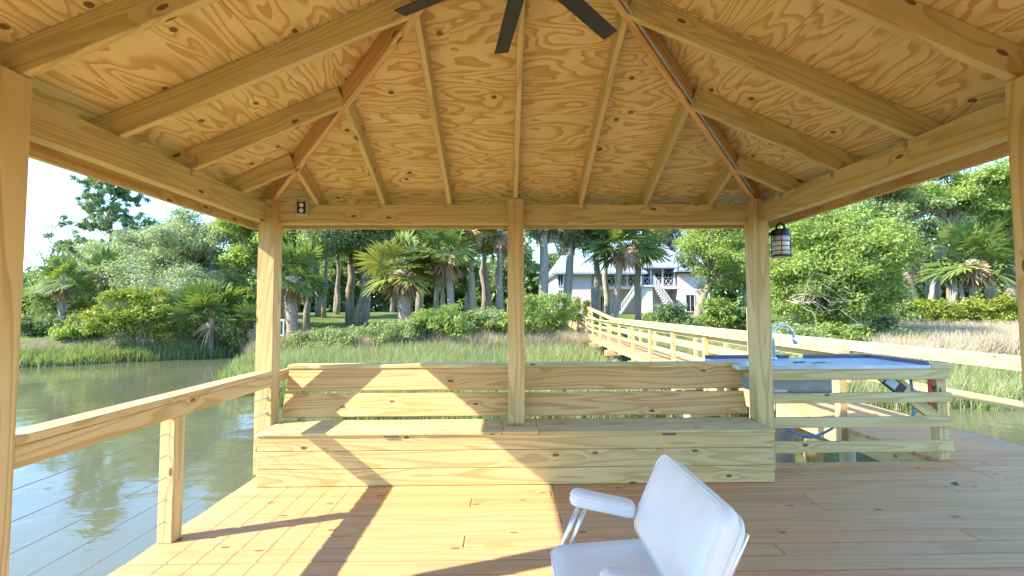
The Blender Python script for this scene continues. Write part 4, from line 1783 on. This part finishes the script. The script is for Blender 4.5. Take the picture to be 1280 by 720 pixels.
# ------------------------------------------------------------------ centre, between the posts
palm('palm_tree', 'stout palm with rough trunk just right of the left back post', 365, 26.4, 346, 420, 50, 'lf_palm', 41, 13, 14, 40, boots=.35)
palm('palm_tree', 'bushy bright palm with thick patterned trunk near the middle of the bank', 502, 27.2, 338, 398, 56, 'lf_palmy', 42, 17, 20, 44, boots=True, base_u=508)
palm('palm_tree', 'leaning palm with orange dead fronds beside the bushy bright palm', 558, 27.6, 318, 428, 52, 'lf_palm', 43, 9, 22, 40, base_u=567, boots=.6)
palm('palm_tree', 'tall slim palm with tan dead skirt left of the centre post', 586, 29, 283, 402, 44, 'lf_palm', 44, 9.5, 26, 34, base_u=592, boots=.85)
palm('palm_tree', 'tall palm whose head shows just left of the centre post', 626, 31, 286, 395, 40, 'lf_palm', 45, 6, 14, 30, base_u=624, boots=False)
palm('palm_tree', 'pale headed palm top hanging under the beam left of the slim palm', 548, 32, 284, 395, 34, 'lf_palm', 46, 6, 20, 26, base_u=545, boots=False)
bu = [('lf_oak', 478, 402, 436, 60, 'low bright bush before the bushy palm'), ('lf_oak', 440, 410, 438, 70, 'low green bush on the edge of the lawn'), ('lf_oak', 395, 412, 438, 70, 'low dull bush right of the stout palm'),
      ('lf_bright', 552, 364, 434, 84, 'bright bush in front of the leaning palm'), ('lf_oak', 520, 388, 436, 60, 'bush between bright palm and leaning palm'), ('lf_oak', 612, 372, 434, 74, 'dense bright bush left of the centre post'),
      ('lf_bright', 660, 362, 428, 66, 'dense bright bush right of the centre post'), ('lf_bright', 700, 362, 428, 62, 'bright rounded bush at the boardwalk end')]
for i, (mt, u, vt, vl, wp, lb) in enumerate(bu):
    bush('bush', lb, u, 23.9 + .35 * (i % 3), vt, vl, wp * 1.1, mt, 60 + i, leaf=.075, per=26)
tr = [(408, 46, 258, 90, 340, 4.5, 'slim dark oak left of the forked trunk', 'lf_oak', 405), (422, 52, 262, 80, 335, 4.5, 'straight slim tree far back on the lawn', 'lf_dark', 421), (440, 36, 250, 120, 345, 9, 'forked oak on the lawn between palms', 'lf_bright', 438),
      (462, 34, 240, 100, 330, 8, 'pale trunked tree on the lawn left of the bushy palm', 'lf_oak', 456), (385, 48, 258, 110, 345, 6, 'oak behind the stout palm', 'lf_oak', 398), (350, 44, 250, 120, 350, 7, 'tall oak behind the left back post', 'lf_bright', 352),
      (528, 44, 255, 100, 340, 8, 'dark oak behind the bushy palm', 'lf_dark', 524), (606, 42, 255, 90, 335, 7, 'oak behind the slim palm', 'lf_oak', 604), (628, 36, 262, 50, 330, 9, 'pale bent trunk beside the centre post', 'lf_oak', 624)]
for i, (u, y, vt, wp, vl, tpx, lb, mt, bu_) in enumerate(tr):
    broadleaf('oak_tree', lb, u, y, vt, wp, vl, mt, 80 + i, tpx * y / F_PX / 2, n_lobe=22, per=14, base_u=bu_, bark='barkpale' if 'pale' in lb else 'bark', leaf=.15, n_each=26, fork=.62, group='trees on the lawn', moss=30 if i % 2 else 0, lr_f=.27)

for i, (u, y, vt, wp, vl, mt, lb, bu_) in enumerate(((400, 31, 236, 150, 336, 'lf_oak', 'leafy oak spreading over the stout palm', 384), (470, 33, 236, 130, 330, 'lf_oak', 'leafy oak above the bushy bright palm', 446), (600, 34, 236, 120, 332, 'lf_silver', 'greyish oak crown above the slim palm', 612))):
    broadleaf('oak_tree', lb, u, y, vt, wp, vl, mt, 95 + i, .17, n_lobe=30, per=15, base_u=bu_, leaf=.125, n_each=28, fork=.6, group='trees on the lawn', moss=20, lr_f=.24, flip=False)

# ------------------------------------------------------------------ right of the centre post
tr = [(680, 33, 225, 90, 312, 11, 'thick pale trunked oak right of the centre post', 'lf_silver', 681), (716, 36, 225, 90, 328, 9, 'oak with leaning trunk before the pale house', 'lf_silver', 711), (748, 38, 235, 80, 322, 7, 'slim oak with mossy crown before the house roof', 'lf_silver', 745),
      (764, 40, 250, 60, 308, 6, 'straight grey tree before the porch', 'lf_oak', 758)]
for i, (u, y, vt, wp, vl, tpx, lb, mt, bu_) in enumerate(tr):
    broadleaf('oak_tree', lb, u, y, vt, wp, vl, mt, 100 + i, tpx * y / F_PX / 2, n_lobe=30, per=12, base_u=bu_, bark='barkpale', leaf=.13, n_each=26, fork=.72, group='trees before the house', moss=60, lr_f=.22, flip=False)
palm('palm_tree', 'palm with leaning trunk in front of the house porch', 780, 34, 304, 392, 52, 'lf_palm', 111, 8, 10, 40, base_u=767, boots=False)
palm('palm_tree', 'yellowing palm with straight trunk in front of the house stairs', 799, 37, 302, 388, 50, 'lf_palmy', 112, 7.5, 12, 38, base_u=797, boots=False)
broadleaf('oak_tree', 'bright leafy oak hiding the right end of the house', 898, 33, 222, 128, 402, 'lf_bright', 113, .26, n_lobe=44, per=14, lr_f=.22, base_u=869, leaf=.11, n_each=30, fork=.5, flip=False)
broadleaf('oak_tree', 'mossy oak above the house roof', 840, 58, 262, 90, 318, 'lf_dark', 114, .3, n_lobe=12, per=10, moss=40)
broadleaf('oak_tree', 'hazy oak crown filling the sky above the left end of the house roof', 705, 62, 250, 110, 322, 'lf_oak', 115, .3, n_lobe=26, per=12, leaf=.2, lr_f=.25, flip=False)
for i, (mt, u, vt, vl, wp, lb) in enumerate((('lf_dark', 845, 380, 412, 60, 'dark shrub beside the boardwalk under the bright oak'), ('lf_bright', 895, 372, 412, 70, 'light green shrub behind the boardwalk railing'), ('lf_dark', 925, 378, 414, 60, 'dark shrub behind the right back post'),
                                             ('lf_oak', 820, 390, 410, 34, 'small shrub left of the dark one beside the boardwalk'))):
    bush('bush', lb, u, 27.0 + .4 * i, vt, vl, wp, mt, 120 + i, leaf=.09, per=24)
for i, (u, v0, v1, w_, lb) in enumerate(((721, 369, 384, 7, 'small clipped shrub against the pink house wall'), (733, 371, 384, 7, 'second small clipped shrub against the pink house wall, nearer the porch'))):
    bush('clipped_shrub', lb, u, 48.8, v0, v1, w_, 'lf_yellow', 130 + i, leaf=.08, per=60, group='clipped shrubs by the house')

# ------------------------------------------------------------------ right side
broadleaf('cedar_tree', 'big sprawling cedar with dead branches right of the lantern', 1035, 21.5, 236, 235, 440, 'lf_bright', 141, .26, n_lobe=80, per=15, lr_f=.22, leaf=.085, n_each=38, spread=.5, fork=.3, depth=3.2, long=1.3, flip=False)
db_ = thing('dead_branch', 'bleached dead branches sticking out of the big sprawling cedar', 'branch', (AX(1000, 20), 20, 0.5))
rng = rs(142)
q = MB()
root = at(990, 375, 20.2)
for (u, v) in ((1085, 408), (1070, 392), (1050, 345), (1060, 356), (1020, 336), (1090, 350), (1040, 420), (1078, 372)):
    e = at(u, v, 19.0)
    P = limb_path(rng, root + rng.normal(size=3) * .1, e, 6, .22)
    q.tube(P, list(np.linspace(.022, .005, 7)), 5)
    for _ in range(5):
        s_ = P[rng.integers(2, 6)]
        q.tube(limb_path(rng, s_, s_ + rng.normal(size=3) * .45, 3, .25), [.008, .006, .005, .003], 4)
q.build('branch', 'deadwood', db_, True)
for i, (mt, u, y, vt, wp, lb) in enumerate((('lf_oak', 985, 19.4, 398, 80, 'leafy green shrub under the dead branches of the big cedar'), ('lf_bright', 1050, 19.8, 402, 90, 'leafy shrub at the foot of the big cedar'), ('lf_dark', 1105, 20.6, 388, 70, 'dark shrub at the right skirt of the big cedar'))):
    bush('bush', lb, u, y, vt, 440, wp, mt, 180 + i, leaf=.07, per=26)
tr = [(1110, 31, 172, 150, 345, 12, 'tall oak behind the big cedar', 'lf_oak', 1150), (1205, 33, 165, 170, 318, 13, 'oak with long leaning limb on the right bank', 'lf_bright', 1160), (1275, 34, 168, 120, 345, 11, 'tall oak at the right edge behind the palm', 'lf_bright', 1262),
      (1160, 40, 215, 150, 372, 9, 'dark oak deep behind the leaning one', 'lf_dark', 1130), (1240, 42, 230, 160, 380, 9, 'dark oak behind the right palm', 'lf_dark', 1240), (1010, 34, 225, 140, 372, 9, 'oak behind the lantern', 'lf_oak', 1000),
      (955, 36, 228, 120, 380, 9, 'oak behind the right back post', 'lf_oak', 950)]
for i, (u, y, vt, wp, vl, tpx, lb, mt, bu_) in enumerate(tr):
    broadleaf('oak_tree', lb, u, y, vt, wp, vl, mt, 150 + i, tpx * y / F_PX / 2, n_lobe=22, per=13, base_u=bu_, leaf=.14, n_each=28, fork=.5, group='oaks on the right bank', lr_f=.26)
palm('palm_tree', 'spreading palm with hanging tan fronds on the right bank', 1218, 28.5, 325, 378, 56, 'lf_palm', 161, 10, 22, 44, boots=.6)
q = MB()
tk = thing('leaning_trunk', 'bare pale leaning trunk beside the right bank palm', 'trunk', (AX(1195, 28.6), 28.6, .2))
rng = rs(162)
for (a, b, r) in (((1188, 378), (1200, 338), .20), ((1206, 378), (1196, 348), .13), ((1160, 376), (1170, 350), .16)):
    P = limb_path(rng, at(a[0], a[1], 28.6) - (0, 0, .4), at(b[0], b[1], 28.8), 4, .1)
    q.tube(P, list(np.linspace(r, r * .7, 5)), 9)
q.build('trunk', 'barkpale', tk, True)
for i, (mt, u, vt, vl, wp, lb) in enumerate((('lf_yellow', 1165, 362, 402, 96, 'yellow-green bush left of the right bank palm'), ('lf_yellow', 1235, 364, 400, 106, 'yellow-green bush under the right bank palm'), ('lf_yellow', 1300, 374, 402, 80, 'yellow-green bush at the right edge'),
                                             ('lf_dark', 1120, 374, 405, 60, 'dark bush between the cedar and the yellow-green bushes'))):
    bush('bush', lb, u, 27.6 + .2 * i, vt, vl, wp, mt, 170 + i, leaf=.08, per=24)

# ------------------------------------------------------------------ background woods: two models, copied
for i in range(26):
    x = -62 + i * 5.2 + RND.uniform(-1.5, 1.5)
    yy = 66 + RND.uniform(-5, 9)
    if x > 3 and x < 24:
        yy += 12
    gz = float(ground_z(x, yy))
    if i < 3:
        u_ = (632 + x / yy * F_PX)
        b_ = broadleaf('background_tree', 'dark full-crowned tree in the far wood behind the lawn', u_, yy, 388 - (9.0 + i) / yy * F_PX, 8.5 / yy * F_PX, 388 - 1.2 / yy * F_PX, ('lf_dark', 'lf_oak', 'lf_dark')[i], 200 + i, .30, group='trees at the edge of the wood', n_lobe=18, per=12, leaf=.22, n_each=26, twigs=False, lr_f=.3, spread=.8)
        if i == 0:
            PROTO = []
        PROTO.append(b_)
    else:
        copy_thing(PROTO[i % 3], (x, yy, gz), RND.uniform(0, 6.28), RND.uniform(.85, 1.25))
rng = rs(300)
n = 9000
x = rng.uniform(-120, 130, n)
y = rng.uniform(74, 96, n)
top = 10.5 + 2.0 * np.sin(x * .21) + 1.5 * np.sin(x * .63 + 1) + rng.normal(size=n) * .8
top = np.where((x > 4) & (x < 34), 6.5, top)
top = np.where(x < -45, 5.5 + 1.5 * np.sin(x * .4), top)
z = ground_z(x, y) - .5 + (rng.random(n) ** 1.15) * (top + .5)
V, tn = leaves(rng, np.stack([x, y, z], 1), 16, 1.5, .55, .8)
tag(fast_mesh('far_wood', V, 4, 'lf_dark', tn), 'dark unbroken wood far beyond the lawn', 'wood', None, 'stuff')
# driftwood and a few loose things on the shore
dw = thing('driftwood', 'dark tangled driftwood on the left shore below the small palm', 'driftwood', (AX(82, 26.4), 26.4, 0))
rng = rs(210)
q = MB()
for k in range(9):
    a = at(70 + rng.uniform(0, 28), 412 + rng.uniform(-3, 2), 26.3)
    q.tube(limb_path(rng, a, a + np.array([rng.normal() * .7, rng.normal() * .2, rng.uniform(.1, .7)]), 4, .2), [.06, .05, .04, .03, .012], 6)
q.build('branch', 'bark', dw, True)
bx_ = thing('utility_box', 'small white open box on a stake beside the stout palm', 'box', (AX(354.5, 25.6), 25.6, 0))
px0 = AX(352, 25.6)
z0, z1 = AZ(418.5, 25.6), AZ(398, 25.6)
q = MB()
q.b6(px0 - .25, px0 + .16, 25.55, 25.62, z0, z1, ch=.01)
q.build('frame', 'white', bx_)
q = MB()
q.b6(px0 - .20, px0 + .10, 25.54, 25.549, z0 + .08, z1 - .08, ch=.002)
q.build('panel', 'black', bx_)
q = MB()
q.b6(px0 - .03, px0 + .03, 25.58, 25.62, float(ground_z(px0, 25.6)) - .2, z0, ch=.004)
q.build('stake', 'bark', bx_)
